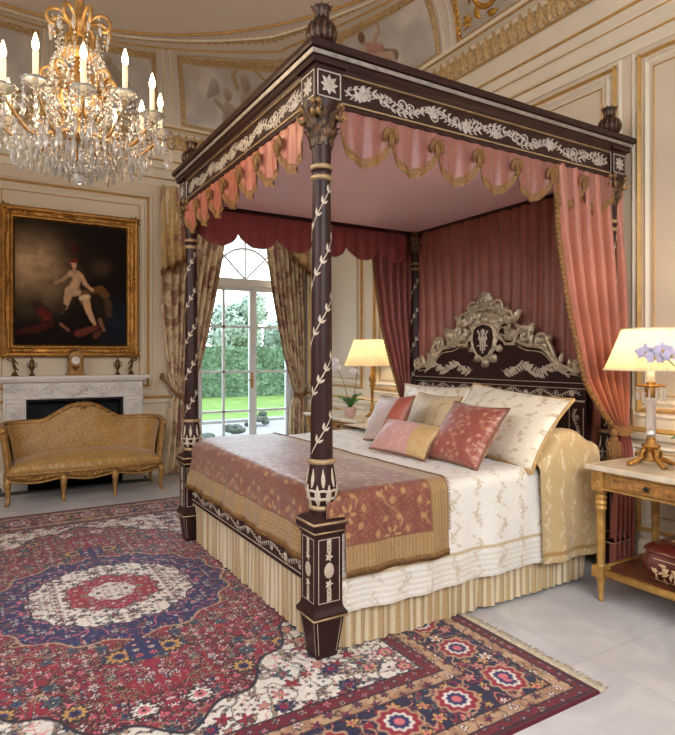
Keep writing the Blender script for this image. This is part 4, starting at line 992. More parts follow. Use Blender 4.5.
drape(b, [(1.76, yp, 3.38), (1.76, yp, 2.95)], [(3.72, yp, 3.38), (3.72, yp, 2.98)], (0,-1,0), 12, .02, 300, 40, lambda U,T,P: flor(U,T,P,W=2.,H=.4), seed=21)
b.build('swag', m_fab, pel)
for x0, x1, zb, sd in ((1.76, 2.12, 2.40, 1), (3.40, 3.72, 2.52, 2)):
    b = MB(); P = drape(b, [(x0, yp-.03, 3.40), (x0, yp-.03, zb if sd == 1 else zb + .25)], [(x1, yp-.03, 3.40), (x1, yp-.03, zb + (.22 if sd == 1 else 0))], (0,-1,0), 3.5, .035, 90, 90, lambda U,T,P: flor(U,T,P,(206, 174, 116),W=.4,H=1.), seed=22+sd); tl = b.build('tail', m_fab, pel)
    q = MB(); E = P[:, -1]; q.tube(E, .014, 6); 
    for k in range(0, 90, 1): q.tube([E[k], E[k] - A(0, 0, .05)], .006, 3)
    q.build('fringe', m_fringe, tl)
# ================================================================ RUG
def rug():
    hx, hy = 1.55, 2.155; nx, ny = 680, 940
    x, y = np.meshgrid(np.linspace(-hx, hx, nx), np.linspace(-hy, hy, ny), indexing='ij')
    C = lambda c: lin(c)*np.ones(x.shape + (3,))
    RED, DRED, NAVY, INK, CREAM, TAN, PINK, TEAL, GOLD = [C(c) for c in ((146, 24, 50), (106, 16, 38), (34, 36, 92), (30, 24, 38), (230, 222, 212), (190, 154, 122), (214, 112, 122), (64, 98, 106), (204, 156, 88))]
    e = np.minimum(hx - abs(x), hy - abs(y)); ax, ay = abs(x), abs(y)
    wx = ax + .03*(fbm(ax*6, ay*6, 1) - .5); wy = ay + .03*(fbm(ax*6, ay*6, 2) - .5)
    def motif(col, c, seed, pal, outl, amt=1., r0=.36, pet=6):
        p, q, h = cellf(wx, wy, c, seed); p = p + .12*(h - .5); r = np.hypot(p, q); th = np.arctan2(q, p) + h*5
        R = r0*(.7 + (.3 if c < .14 else .13)*np.cos(pet*th))*(.7 + .5*((h*7) % 1)); k = np.floor(h*len(pal)*.999).astype(int)
        a = np.zeros_like(col); b2 = np.zeros_like(col)
        for i, cc in enumerate(pal): a += cc*(k == i)[..., None]; b2 += pal[(i+2) % len(pal)]*(k == i)[..., None]
        col = mixc(col, outl, sstep(.05, .02, r - R)*amt); col = mixc(col, a, sstep(.01, -.01, r - R*.86)*amt)
        col = mixc(col, b2, sstep(.01, -.01, r - R*.5)*amt); return mixc(col, outl, sstep(.01, -.01, r - R*.18)*amt)
    def speck(col, c, seed, pal, k=.5): return motif(col, c, seed, pal, INK, _hole(wx, wy, c, seed, k), .36, 4)
    def vines(col, s, seed, cc, w=.035, amt=1.):
        n = fbm(wx*s, wy*s, seed, 3); return mixc(col, cc, sstep(w, w*.4, abs(n - .5))*amt)
    def scroll(col, s, seed, o_, c_):
        n1 = fbm(wx*s + 1.5*vn(wx*s*.7, wy*s*.7, seed+3), wy*s, seed, 2)
        for lv in (.38, .62): col = mixc(col, o_, sstep(.026, .018, abs(n1 - lv))); col = mixc(col, c_, sstep(.012, .006, abs(n1 - lv)))
        return col
    # red field
    f = mixc(RED, DRED, sstep(.45, .6, fbm(ax*3, ay*3, 7)))
    f = vines(f, 8, 3, INK, .022, .9); f = vines(f, 9, 5, TAN, .012, .9)
    f = scroll(f, 5.5, 61, INK, TAN); f = motif(f, .075, 1, [NAVY, PINK, CREAM, TEAL, DRED, TAN], INK, (_hole(wx, wy, .075, 1, .35)), .38, 5); f = motif(f, .047, 71, [INK, PINK, NAVY, TAN, CREAM], INK, (_hole(wx, wy, .047, 71, .45)), .38, 5); f = scroll(f, 8, 63, INK, PINK)
    f = motif(f, .12, 6, [NAVY, PINK, TAN, TEAL, DRED], INK, (_hole(wx, wy, .12, 6, .55)), .34, 7); f = motif(f, .24, 4, [NAVY, PINK, NAVY, GOLD, CREAM], INK, (_hole(wx, wy, .24, 4, .5)), .30, 10)
    f = speck(f, .031, 81, [NAVY, TAN, DRED, PINK, CREAM, INK], .4)
    # cream spandrels
    c = vines(CREAM*.93, 8, 21, INK, .022, .85); c = vines(c, 10, 22, PINK, .02, .8); c = scroll(c, 6, 65, TEAL, TAN); c = motif(c, .085, 11, [NAVY, RED, PINK, TEAL, TAN, RED], INK, (_hole(wx, wy, .085, 11)), .40, 5); c = motif(c, .15, 17, [RED, TAN, NAVY, PINK], INK, (_hole(wx, wy, .15, 17)), .34, 8)
    c = speck(c, .034, 82, [RED, NAVY, TEAL, TAN], .45)
    th = np.arctan2(y/1.5, x/1.08); rr = ((ax/1.08)**1.5 + (ay/1.5)**1.5)**(1/1.5); lobe = 1 + .025*np.cos(20*th)
    ms = sstep(.0, .008, rr - lobe); col = mixc(f, c, ms); col = mixc(col, INK, sstep(.010, .004, abs(rr - lobe)))
    # medallion
    th = np.arctan2(y, x)
    for (a_, b_, nl, am) , base, s, pal in (((.66, .67, 16, .035), NAVY, 13, [RED, PINK, CREAM, TEAL, NAVY]), ((.455, .475, 16, .025), CREAM, 14, [NAVY, RED, PINK, TAN, TEAL]), ((.26, .27, 12, .05), RED, 15, [CREAM, NAVY, PINK, TAN]), ((.13, .14, 8, .06), CREAM*.9, 16, [NAVY, PINK, TEAL])):
        r = np.hypot(x/a_, y/b_); lb = 1 + am*np.cos(nl*th); m = sstep(.012, -.004, r - lb)
        k = vines(base, 11, s, INK if base is CREAM else PINK, .03, .9); k = motif(k, .055, s, pal, INK, _hole(wx, wy, .055, s, .3), .38, 5); k = motif(k, .10, s + 5, pal, INK, _hole(wx, wy, .10, s + 5, .6), .36, 7); k = speck(k, .031, s + 40, pal, .4); col = mixc(col, k, m); col = mixc(col, INK if base is not NAVY else TAN, sstep(.012, .006, abs(r - lb)))
    for sg in (1, -1):                                  # pendants at both ends of the medallion
        r = np.hypot(x/.08, (y - sg*.80)/.12); m = sstep(1.02, .98, r + .08*np.cos(6*np.arctan2(y - sg*.80, x)))
        k = motif(NAVY, .06, 18, [CREAM, RED, PINK], INK); col = mixc(col, k, m)
    # borders: distance bands
    main = vines(mixc(INK, NAVY, np.full(x.shape, .35)), 8, 41, TAN, .026, .9); main = vines(main, 10, 43, RED, .03, .9); main = scroll(main, 9, 67, RED, TAN); main = motif(main, .075, 46, [RED, TAN, TEAL, GOLD], INK, (_hole(wx, wy, .075, 46)), .4, 5); main = motif(main, .10, 45, [RED, PINK, CREAM, TAN, GOLD], INK, 1, .34, 5)
    tt = np.where(hx - ax < hy - ay, ay, ax); ph = ((tt + .02)/.29) % 1 - .5; dd = (e - .265)
    rr = np.hypot(ph*.29, dd); an = np.arctan2(dd, ph*.29)
    for R, cc in ((.10, TAN), (.088, RED), (.06, CREAM), (.045, NAVY), (.022, PINK)): main = mixc(main, cc, sstep(.006, -.004, rr - R*(.92 + .08*np.cos(10*an))))
    g = mixc(TAN, C((168, 126, 98)), sstep(.4, .6, fbm(ax*20, ay*20, 51))); g = vines(g, 14, 52, INK, .03, .8); g = motif(g, .066, 53, [RED, NAVY, CREAM, RED], INK, 1, .34, 5)
    r2 = motif(DRED, .055, 55, [NAVY, PINK, TAN, TEAL], INK, 1, .34, 4)
    for lo, hi, k in ((.46, .53, r2), (.39, .46, g), (.14, .39, main), (.07, .14, g), (.025, .07, r2), (-1, .025, DRED*.6)):
        m = sstep(-.002, .002, e - lo)*sstep(.002, -.002, e - hi); col = mixc(col, k, m)
    for d in (.53, .46, .39, .14, .07, .025): col = mixc(col, INK, sstep(.006, .003, abs(e - d)))
    n = fbm(x*60, y*60, 71, 2); col = col*(.86 + .28*n)[..., None]
    root = thing('persian_rug', (.65, 3.695, 0), 'large red Persian rug with a navy and cream medallion and floral borders', 'rug')
    b = MB(); Z = .010 + .0015*vn(x*120, y*120, 3); Z[0, :] = Z[-1, :] = .0; Z[:, 0] = Z[:, -1] = 0
    b.grid(x + .65, y + 3.695, Z, col=col); b.build('pile', m_pile, root)
    fr = MB(); m_fr = M('cream_wool_fringe', (206, 190, 162), .9, var=.2, scale=60)
    for sx in (-1, 1):
        for k in range(560):
            yy = 3.695 - hy + .004 + k*2*(hy-.004)/559; L = .055 + .02*random.random(); dy = random.uniform(-.012, .012)
            fr.tube([(.65 + sx*(hx - .004), yy, .006), (.65 + sx*(hx + L*.6), yy + dy*.4, .0035), (.65 + sx*(hx + L), yy + dy, .003)], [.003, .0028, .002], 3)
    o = fr.build('fringe', m_fr, root); o['kind'] = 'stuff'
def _hole(x, y, c, s, k=.4):
    p, q, h = cellf(x, y, c, s); return (h > k).astype(float)
rug()

# ================================================================ SETTEE
m_gsilk = MV('gold_damask_upholstery', .45, .08, 200, sheen=.3, spec=.4)
m_gilt = M('worn_gilt_wood', (176, 134, 78), .4, .45, var=.3, scale=22, bump=.2, bscale=90)
def gsilk(u, v, amt=.6):
    m = np.maximum(damask(u, v, .17, 4), damask(u + .085, v + .04, .17, 5)*.5); n = fbm(u*6, v*6, 3)
    return mixc(lin((176, 132, 70))*(.88 + .24*n)[..., None], lin((216, 178, 114))*np.ones(u.shape + (3,)), m*amt)
def settee():
    root = thing('settee', (.89, 6.52, 0), 'gilt camelback settee in gold damask standing before the white fireplace', 'settee')
    x0, x1, yf, yb, r = .17, 1.61, 6.36, 6.74, .17
    pts = [(x0, yf)] + [(x0 + r*(1-cos(a)), yb - r + r*sin(a)) for a in np.linspace(0, PI/2, 10)] + [(x, yb) for x in np.linspace(x0 + r + .04, x1 - r - .04, 46)] + [(x1 - r*(1-cos(a)), yb - r + r*sin(a)) for a in np.linspace(PI/2, 0, 10)] + [(x1, yf)]
    P = np.array(pts); L = np.concatenate([[0], np.cumsum(np.linalg.norm(np.diff(P, axis=0), axis=1))]); n = 260; s = np.linspace(0, L[-1], n)
    P = np.stack([np.interp(s, L, P[:, k]) for k in (0, 1)], 1); T = np.gradient(P, axis=0); T /= np.linalg.norm(T, axis=1)[:, None]; N = np.stack([-T[:, 1], T[:, 0]], 1)   # outward
    dx = np.abs(P[:, 0] - .89); hb_ = .725 + .15*(1 - sstep(.06, .42, dx)) ; fr_ = np.clip((yf + .16 - P[:, 1])/.16, 0, 1); hb_ = hb_ - .02*fr_
    lean = .10
    def pt(i, t, o):
        z = .27 + (hb_[i] - .27)*t; q = P[i] + N[i]*(o + lean*(t - .5)*.8*(1 - .4*fr_[i])); return (q[0], q[1], z)
    S, V_ = np.meshgrid(np.arange(n), np.linspace(0, 1, 60), indexing='ij'); b = MB()
    for o, bul in ((-.035, -.022), (.03, 0.)):
        G = np.array([[pt(i, t, o + bul*sin(PI*t)) for t in np.linspace(0, 1, 60)] for i in range(n)])
        b.grid(G[...,0], G[...,1], G[...,2], col=gsilk(s[S], V_*.5))
    for i in (0, n-1):
        b.add([pt(i, t, -.035) for t in (0, .5, 1)] + [pt(i, t, .03) for t in (1, .5, 0)], polys=[(0,1,2,3,4,5)], col=lin((176, 132, 70)))
    b.build('backrest', m_gsilk, root)
    b = MB(); tp = [A(*pt(i, 1.02, 0)) for i in range(n)]; b.tube(tp, .03, 8)
    for i in (0, n-1): b.tube([A(*pt(i, t, -.0)) + A(0, -.012, 0) for t in np.linspace(-.05, 1.02, 10)], [.03, .028, .026, .025, .026, .028, .03, .034, .036, .034], 8); b.ball(A(*pt(i, 1.0, 0)) + A(0, -.02, 0), (.04, .045, .04), 10, 7)
    k0 = n // 2
    f = lambda a, t, o=0: A(.89 + a, yb + lean*.4 - .028 - o, .885 + t)
    for a, L_ in ((PI/2, .06), (PI/2 + .8, .08), (PI/2 - .8, .08), (PI - .25, .13), (.25, .13)): b.leaf(f, 0, -.01, a, L_, .045, .03)
    b.flower(f, 0, 0, .045, 6, .035)
    for sg in (-1, 1):
        f2 = lambda a, t, o=0, sg=sg: A(.89 + sg*a, yb + lean*.4 - .028 - o, t)
        for k in range(4): b.leaf(f2, .07 + k*.07, .885 - k*.02 - .012*k*(k > 1), -.35, .07, .03, .02, bend=.4)
    b.build('carved_frame', m_gilt, root)
    # seat cushion, bowed front
    nu, nv = 160, 70; U, V_ = np.meshgrid(np.linspace(-1, 1, nu), np.linspace(-1, 1, nv), indexing='ij')
    X = .89 + U*.70*(1 - .02*V_**4); Y = 6.50 + V_*.205 - .03*(1-U**2)*(V_ < 0)*np.abs(V_)
    dome = (np.clip(1-U**4, 0, 1)*np.clip(1-V_**4, 0, 1))**.35; Z = .325 + .085*dome + .055*np.clip(1-U**2, 0, 1)*np.clip(1-(V_-.3)**2, 0, 1)
    b = MB(); b.grid(X, Y, Z, col=gsilk(X, Y + Z, .8)); R = [(X[i, 0], Y[i, 0]) for i in range(nu)]
    xs = np.concatenate([X[:, 0], X[-1, :], X[::-1, -1], X[0, ::-1]]); ys = np.concatenate([Y[:, 0], Y[-1, :], Y[::-1, -1], Y[0, ::-1]])
    z2 = np.array([.285, .325]); Xs, Zs = np.meshgrid(xs, z2, indexing='ij'); Ys = np.repeat(ys[:, None], 2, 1); b.grid(Xs, Ys, Zs, col=gsilk(Xs*1., Zs, .5)); 
    b.build('seat_cushion', m_gsilk, root)
    # scalloped apron with leaf carving
    b = MB(); fa = lambda a, t, o=0: A(a, 6.285 - .03*(1 - ((a - .89)/.7)**2) - o, t)
    xx = np.linspace(.17, 1.61, 61); bot = .235 - .03*np.abs(np.sin((xx - .17)/1.44*3*PI))**1.5
    b.add([fa(x, z, o) for o in (0, -.03) for x, bz in zip(xx, bot) for z in (bz, .295)], [(2*i, 2*i+2, 2*i+3, 2*i+1) for i in range(60)] + [(122+2*i, 122+2*i+1, 122+2*i+3, 122+2*i+2) for i in range(60)] + [(2*i, 122+2*i, 122+2*i+2, 2*i+2) for i in range(60)])
    b.tube([fa(x, .29, .005) for x in xx], .012, 6); b.tube([fa(x, z, .004) for x, z in zip(xx, bot)], .009, 6)
    for c in (.41, .89, 1.37):
        b.flower(fa, c, .235, .035, 6, .018)
        for sg in (-1, 1):
            for k in range(3): b.leaf(fa, c + sg*(.03 + k*.05), .235 + .008*k, PI/2 - sg*1.3, .06, .026, .014, bend=sg*.5)
    b.box((.17, 6.30, .24), (.2, 6.72, .30)); b.box((1.58, 6.30, .24), (1.61, 6.72, .30)); b.box((.17, 6.70, .22), (1.61, 6.73, .30))
    b.build('apron', m_gilt, root)
    for x, y, d in ((.19, 6.31, -1), (.655, 6.275, 0), (1.13, 6.275, 0), (1.59, 6.31, 1), (.2, 6.70, -1), (1.58, 6.70, 1)):
        b = MB(); dy = -1 if y < 6.5 else 1
        b.tube([(x, y, .27), (x + d*.012, y + dy*.014, .22), (x + d*.010, y + dy*.012, .16), (x, y, .09), (x + d*.004, y + dy*.004, .04), (x + d*.016, y + dy*.018, .012)], [.03, .034, .027, .018, .015, .02], 8)
        b.ball((x + d*.018, y + dy*.02, .014), (.022, .024, .014), 8, 5); b.build('leg', m_gilt, root)
settee()

# ================================================================ FIREPLACE AND MANTEL
fp_ = thing('fireplace', (.85, 7.0, 0), 'carved white marble fireplace with a black opening behind the gold settee', 'fireplace')
b = MB(); b.box((.10, 6.83, 1.165), (1.60, YF-.002, 1.20)); b.box((.13, 6.86, 1.14), (1.57, YF-.002, 1.165)); o = b.build('mantel_shelf', m_marble, fp_, smooth=False)
b = MB(); b.box((.16, 6.90, .955), (1.54, YF-.002, 1.14)); fz = plane((.16, 6.90, 1.05), (1,0,0), (0,0,1))
arabesque(b, lambda s, t, o=0: fz(s, t, o*2.5), 1.38, .17, 8); b.flower(fz, .69, 0, .07, 8, .02); b.oval(fz, .69, 0, .05, .06, .02)
for t in (-.085, .08): b.stroke(fz, [(0, t), (1.38, t)], .014, .008)
b.build('frieze', m_marble, fp_, smooth=False)
for xa in (.16, 1.335):
    b = MB(); b.box((xa, 6.90, 0), (xa + .205, YF-.002, .955)); b.box((xa - .012, 6.885, 0), (xa + .217, YF-.002, .1))
    f = lambda s, t, o=0, xa=xa: A(xa + .1 + t, 6.90 - o*2.5, .16 + s); arabesque(b, f, .72, .14, 5)
    f = plane((xa, 6.90, 0), (1,0,0), (0,0,1)); mould(b, f, .02, .13, .185, .92, .012, .008); b.build('jamb', m_marble, fp_, smooth=False)
b = MB(); b.box((.365, 7.12, 0), (1.335, YF-.001, .955)); b.box((.366, 6.93, .01), (.39, 7.12, .955)); b.box((1.31, 6.93, .01), (1.334, 7.12, .955)); b.box((.366, 6.93, .93), (1.334, 7.12, .954)); b.build('firebox', m_black, fp_, smooth=False)
MB().box((.1, 6.80, 0), (1.6, 7.12, .02)).build('hearth', M('black_slate_hearth', (40, 38, 40), .4), fp_, smooth=False)

m_clock = M('dull_gilt_bronze', (140, 102, 56), .4, .6, var=.35, scale=40)
# mantel garniture
ck = thing('mantel_clock', (.845, 6.985, 1.2), 'gilt mantel clock with a round white dial in the centre of the fireplace shelf', 'clock')
b = MB(); y0 = 6.985
for hw, hd, za, zb in ((.095, .05, 1.2, 1.215), (.085, .045, 1.215, 1.235), (.062, .036, 1.235, 1.40), (.07, .04, 1.395, 1.41)): b.box((.845-hw, y0-hd, za), (.845+hw, y0+hd, zb))
for sg in (-1, 1): b.lathe([(.014, 1.235), (.011, 1.25), (.010, 1.37), (.015, 1.395)], (.845 + sg*.07, y0-.03, 0), 8); b.ball((.845 + sg*.06, y0, 1.425), .015, 8, 5)
f = plane((.845, y0-.04, 1.41), (1,0,0), (0,0,1)); b.prism(f, [(.065*cos(a), .05*sin(a)) for a in np.linspace(0, PI, 12)], -.07, 0); b.lathe([(.018, 1.455), (.024, 1.47), (.012, 1.485), (.004, 1.505)], (.845, y0, 0), 8)
f = plane((.845, y0-.0365, 1.28), (1,0,0), (0,0,1)); b.flower(f, 0, 0, .03, 6, .01)
for q in (-1, 1): b.leaf(f, 0, .0, PI/2 - q*1.6, .055, .02, .01, bend=q*.8)
case = b.build('case', m_clock, ck, smooth=False)
b = MB(); f = plane((.845, y0-.037, 1.362), (1,0,0), (0,0,1)); b.prism(f, [(.042*cos(a), .042*sin(a)) for a in np.linspace(0, 2*PI, 25)[:-1]], 0, .008); di = b.build('dial', M('white_enamel', (236, 232, 222), .25, var=.02), ck, smooth=False)
b = MB(); fd = lambda s, t, o=0: f(s, t, o + .0085)
for k in range(12): b.stroke(fd, [(.030*cos(k*PI/6), .030*sin(k*PI/6)), (.038*cos(k*PI/6), .038*sin(k*PI/6))], .003, .0006)
b.stroke(fd, [(0, 0), (.016, .012)], .004, .001); b.stroke(fd, [(0, 0), (-.008, .028)], .003, .001); b.build('clock_hands', m_black, di, smooth=False)
def urn(x, label):
    r = thing('bronze_urn', (x, 6.98, 1.2), label, 'urn', 'bronze urns on the mantel')
    b = MB(); b.lathe([(.03, 1.2), (.03, 1.212), (.02, 1.22), (.010, 1.24), (.012, 1.255), (.028, 1.285), (.031, 1.31), (.022, 1.335), (.018, 1.345), (.027, 1.355), (.02, 1.362), (.008, 1.375), (.010, 1.383), (.003, 1.395)], (x, 6.98, 0), 14); b.build('body', m_bronze, r)
    b = MB()
    for sg in (-1, 1): b.tube([(x + sg*.028, 6.98, 1.29), (x + sg*.045, 6.98, 1.305), (x + sg*.042, 6.98, 1.335), (x + sg*.024, 6.98, 1.345)], .005, 5)
    b.build('handle', m_bronze, r)
urn(.425, 'small bronze urn on the fireplace shelf left of the clock'); urn(1.285, 'small bronze urn on the fireplace shelf right of the clock')
def statuette(x, sg, label):
    r = thing('bronze_statuette', (x, 6.98, 1.2), label, 'statuette', 'bronze statuettes on the mantel'); y = 6.98
    b = MB(); b.lathe([(.036, 1.2), (.036, 1.21), (.024, 1.22), (.022, 1.235), (.028, 1.24)], (x, y, 0), 14); b.build('plinth', m_bronze, r)
    b = MB(); b.tube([(x - sg*.004, y, 1.238), (x, y, 1.27), (x + sg*.004, y, 1.305)], [.007, .010, .014], 8); b.tube([(x + sg*.006, y, 1.30), (x - sg*.02, y, 1.275), (x - sg*.035, y, 1.255)], [.013, .009, .005], 8)
    b.tube([(x + sg*.004, y, 1.295), (x + sg*.008, y, 1.325), (x + sg*.012, y, 1.352), (x + sg*.014, y, 1.365)], [.017, .013, .019, .007], 8); b.ball((x + sg*.018, y, 1.378), (.011, .011, .014), 8, 6)
    b.tube([(x + sg*.02, y, 1.355), (x + sg*.045, y, 1.36), (x + sg*.075, y, 1.372)], [.007, .006, .004], 6); b.tube([(x + sg*.0, y, 1.355), (x - sg*.025, y, 1.34), (x - sg*.03, y, 1.31)], [.007, .006, .004], 6)
    b.tube([(x + sg*.075, y, 1.372), (x + sg*.04, y, 1.385), (x + sg*.0, y, 1.37), (x - sg*.03, y, 1.32)], [.004, .008, .007, .004], 6)
    b.build('figure', m_bronze, r)
statuette(.265, -1, 'bronze dancing figure at the left end of the fireplace shelf'); statuette(1.43, 1, 'bronze dancing figure at the right end of the fireplace shelf')

# ================================================================ PAINTING
pt_ = thing('framed_painting', (.837, 7.12, 1.40), 'large dark oil painting of a seated figure in a heavy gold frame above the fireplace', 'painting')
def painting():
    X0, X1, Z0, Z1 = .272, 1.399, 1.535, 2.875; W, H = X1-X0, Z1-Z0; nx, nz = 260, 310
    S, T = np.meshgrid(np.linspace(0, W, nx), np.linspace(0, H, nz), indexing='ij'); K = np.ones(S.shape + (3,))
    q = lambda px, py: ((px-15)/111*W, (346-py)/128*H)
    wq = .02*(fbm(S*9, T*9, 33, 3) - .5); Sx, Tx = S + wq, T + .02*(fbm(S*9 + 7, T*9, 34, 3) - .5)
    n = fbm(S*3, T*3, 4, 5); col = lin((30, 22, 19))*K*(.5 + .9*n)[..., None]
    def glow(col, px, py, rx, ry, c, a, tex=0.):
        x_, z_ = q(px, py); d = np.exp(-(((Sx-x_)/(rx*W/111))**2 + ((Tx-z_)/(ry*W/111))**2)); return mixc(col, lin(c)*K*(1 - tex + 2*tex*fbm(S*13 + 4*n, T*16, 9, 4))[..., None], np.clip(d*a, 0, 1))
    col = glow(col, 32, 266, 28, 28, (184, 152, 116), 1.2, .45); col = glow(col, 48, 288, 16, 16, (120, 98, 74), .8, .5); col = glow(col, 30, 306, 18, 10, (70, 58, 44), .8, .4)
    col = glow(col, 99, 262, 9, 8, (96, 74, 52), .8, .4); col = glow(col, 118, 322, 16, 26, (26, 36, 48), .9, .3); col = glow(col, 84, 252, 18, 14, (44, 32, 24), .8)
    def blob(col, pts, c, sh=(.35, .25)):
        # soft-edged filled shape through rounded spots: (px, py, radius)
        D = np.full(S.shape, 9.); k = W/111
        for (xa, ya, ra), (xb, yb, rb) in zip(pts[:-1], pts[1:]):
            (x0, z0), (x1, z1) = q(xa, ya), q(xb, yb); dx, dz = x1-x0, z1-z0; t = np.clip(((Sx-x0)*dx + (Tx-z0)*dz)/(dx*dx + dz*dz + 1e-9), 0, 1)
            r = (ra + (rb-ra)*t)*k; D = np.minimum(D, np.hypot(Sx-x0-t*dx, Tx-z0-t*dz)/r)
        x_, z_ = q(np.mean([p[0] for p in pts]), np.mean([p[1] for p in pts])); lum = np.clip(1.02 - .25*D**2 - sh[0]*(Sx-x_)*4*.4 + sh[1]*(Tx-z_)*2, .25, 1.25)
        return mixc(col, lin(c)*lum[..., None]*(.75 + .5*fbm(S*24, T*24, 12, 3))[..., None], sstep(1.12, .66, D))
    FL = (206, 164, 126)
    for pts, c in (([(70, 241, 2.6), (72, 246, 3.2)], (80, 36, 34)), ([(36, 306, 6), (44, 316, 7)], (62, 48, 38)), ([(40, 312, 5), (45, 318, 5), (42, 326, 4)], (104, 40, 34)), ([(18, 334, 3), (36, 330, 5), (48, 324, 5)], (66, 32, 25)),
        ([(94, 292, 9), (100, 306, 9), (102, 322, 5)], (44, 34, 26)), ([(84, 292, 6), (82, 300, 5)], (116, 78, 46)), ([(92, 287, 4), (99, 286, 5), (104, 292, 5)], (110, 76, 40)), ([(106, 300, 5), (108, 312, 4)], (74, 58, 42)),
        ([(58, 324, 2), (66, 331, 2)], (126, 84, 62)), ([(76, 334, 4.5), (82, 332, 5), (96, 326, 3)], (108, 52, 44)), ([(94, 336, 4), (98, 332, 3)], (90, 54, 36)), ([(98, 318, 2.4), (103, 330, 2)], (128, 92, 64)),
        ([(67, 288, 5), (65, 299, 4), (63, 307, 2.6)], FL), ([(62, 306, 3), (60, 312, 2.4)], (70, 56, 46)), ([(84, 298, 4.6), (85, 306, 4.2), (90, 318, 3), (93, 323, 2)], FL), ([(80, 296, 3.6), (86, 294, 3.4)], (220, 190, 150)),
        ([(67, 272, 2.8), (60, 278, 2.4), (53, 281, 2)], (172, 136, 104)), ([(68.5, 271, 4.4), (75.5, 271, 4.2), (73, 281, 5.6), (70, 289, 6)], FL), ([(78, 272, 3), (83, 281, 2.6), (91, 287, 2)], FL), ([(68, 291, 5), (76, 290, 4)], (196, 158, 130)),
        ([(71.6, 266, 2.2), (71.8, 268, 2.6)], (190, 140, 104)), ([(71.2, 260, 3.5), (71.4, 262.4, 3)], (210, 158, 120)), ([(69.4, 257.4, 2.6), (72.4, 256.6, 2.8), (74, 258.6, 1.6)], (116, 52, 36))):
        col = blob(col, pts, c)
    b = MB(); b.grid(S + X0, np.full(S.shape, 7.115), T + Z0, col=col); b.build('canvas', m_paint, pt_)
    x0, x1, z0, z1 = .135, 1.536, 1.40, 3.01; b = MB(); prof = [(0, .0), (0, .05), (.02, .075), (.04, .07), (.055, .045), (.085, .04), (.10, .055), (.118, .05), (.13, .02), (.14, .01)]; v = []; qd = []
    for d, h in prof: v += [(x0+d, 7.145-h, z0+d), (x1-d, 7.145-h, z0+d), (x1-d, 7.145-h, z1-d), (x0+d, 7.145-h, z1-d)]
    for k in range(len(prof)-1):
        for i in range(4): qd.append((4*k+i, 4*k+(i+1) % 4, 4*k+4+(i+1) % 4, 4*k+4+i))
    b.add(v, qd); fr = b.build('frame', m_frame, pt_, smooth=False)
    b = MB(); f = plane((0, 7.10, 0), (1,0,0), (0,0,1))
    for cx_, cz_, ax_, az_ in ((x0+.06, z0+.06, 1, 1), (x1-.06, z0+.06, -1, 1), (x0+.06, z1-.06, 1, -1), (x1-.06, z1-.06, -1, -1)):
        fc = lambda s, t, o=0, cx_=cx_, cz_=cz_, ax_=ax_, az_=az_: f(cx_ + s*ax_, cz_ + t*az_, o)
        b.flower(fc, -.02, -.02, .07, 7, .03)
        for k in range(5): b.leaf(fc, -.02 + k*.05, -.0 - .02*(k % 2), .5*(-1)**k, .085, .045, .025, bend=-.7*(-1)**k); b.leaf(fc, -.02*(k % 2), -.02 + k*.05, PI/2 + .5*(-1)**k, .085, .045, .025, bend=-.7*(-1)**k)
        b.spiral(fc, .12, .0, PI, .045, 1.2, .02, .02); b.spiral(fc, 0, .12, -PI/2, .045, 1.2, .02, .02, dr=-1)
    for cx_, cz_, a in (((x0+x1)/2, z0+.05, 0), ((x0+x1)/2, z1-.05, 0), (x0+.05, (z0+z1)/2, PI/2), (x1-.05, (z0+z1)/2, PI/2)):
        fc = lambda s, t, o=0, cx_=cx_, cz_=cz_, a=a: f(cx_ + s*cos(a) - t*sin(a), cz_ + s*sin(a) + t*cos(a), o)
        b.flower(fc, 0, 0, .06, 7, .03)
        for sg in (0, PI):
            for k in range(3): b.leaf(fc, cos(sg)*(.04 + k*.05), 0, sg + .4*(-1)**k, .08, .04, .025, bend=-.6*(-1)**k)
    n = 36
    for k in range(n):
        for zz in (z0+.108, z1-.108): b.leaf(f, x0 + .12 + k*(x1-x0-.24)/n, zz, .5, .04, .018, .012, n=4)
        for xx in (x0+.108, x1-.108): b.leaf(f, xx, z0 + .12 + k*(z1-z0-.24)/n, PI/2 + .5, .042, .018, .012, n=4)
    b.build('frame_carving', m_frame, fr)
painting()

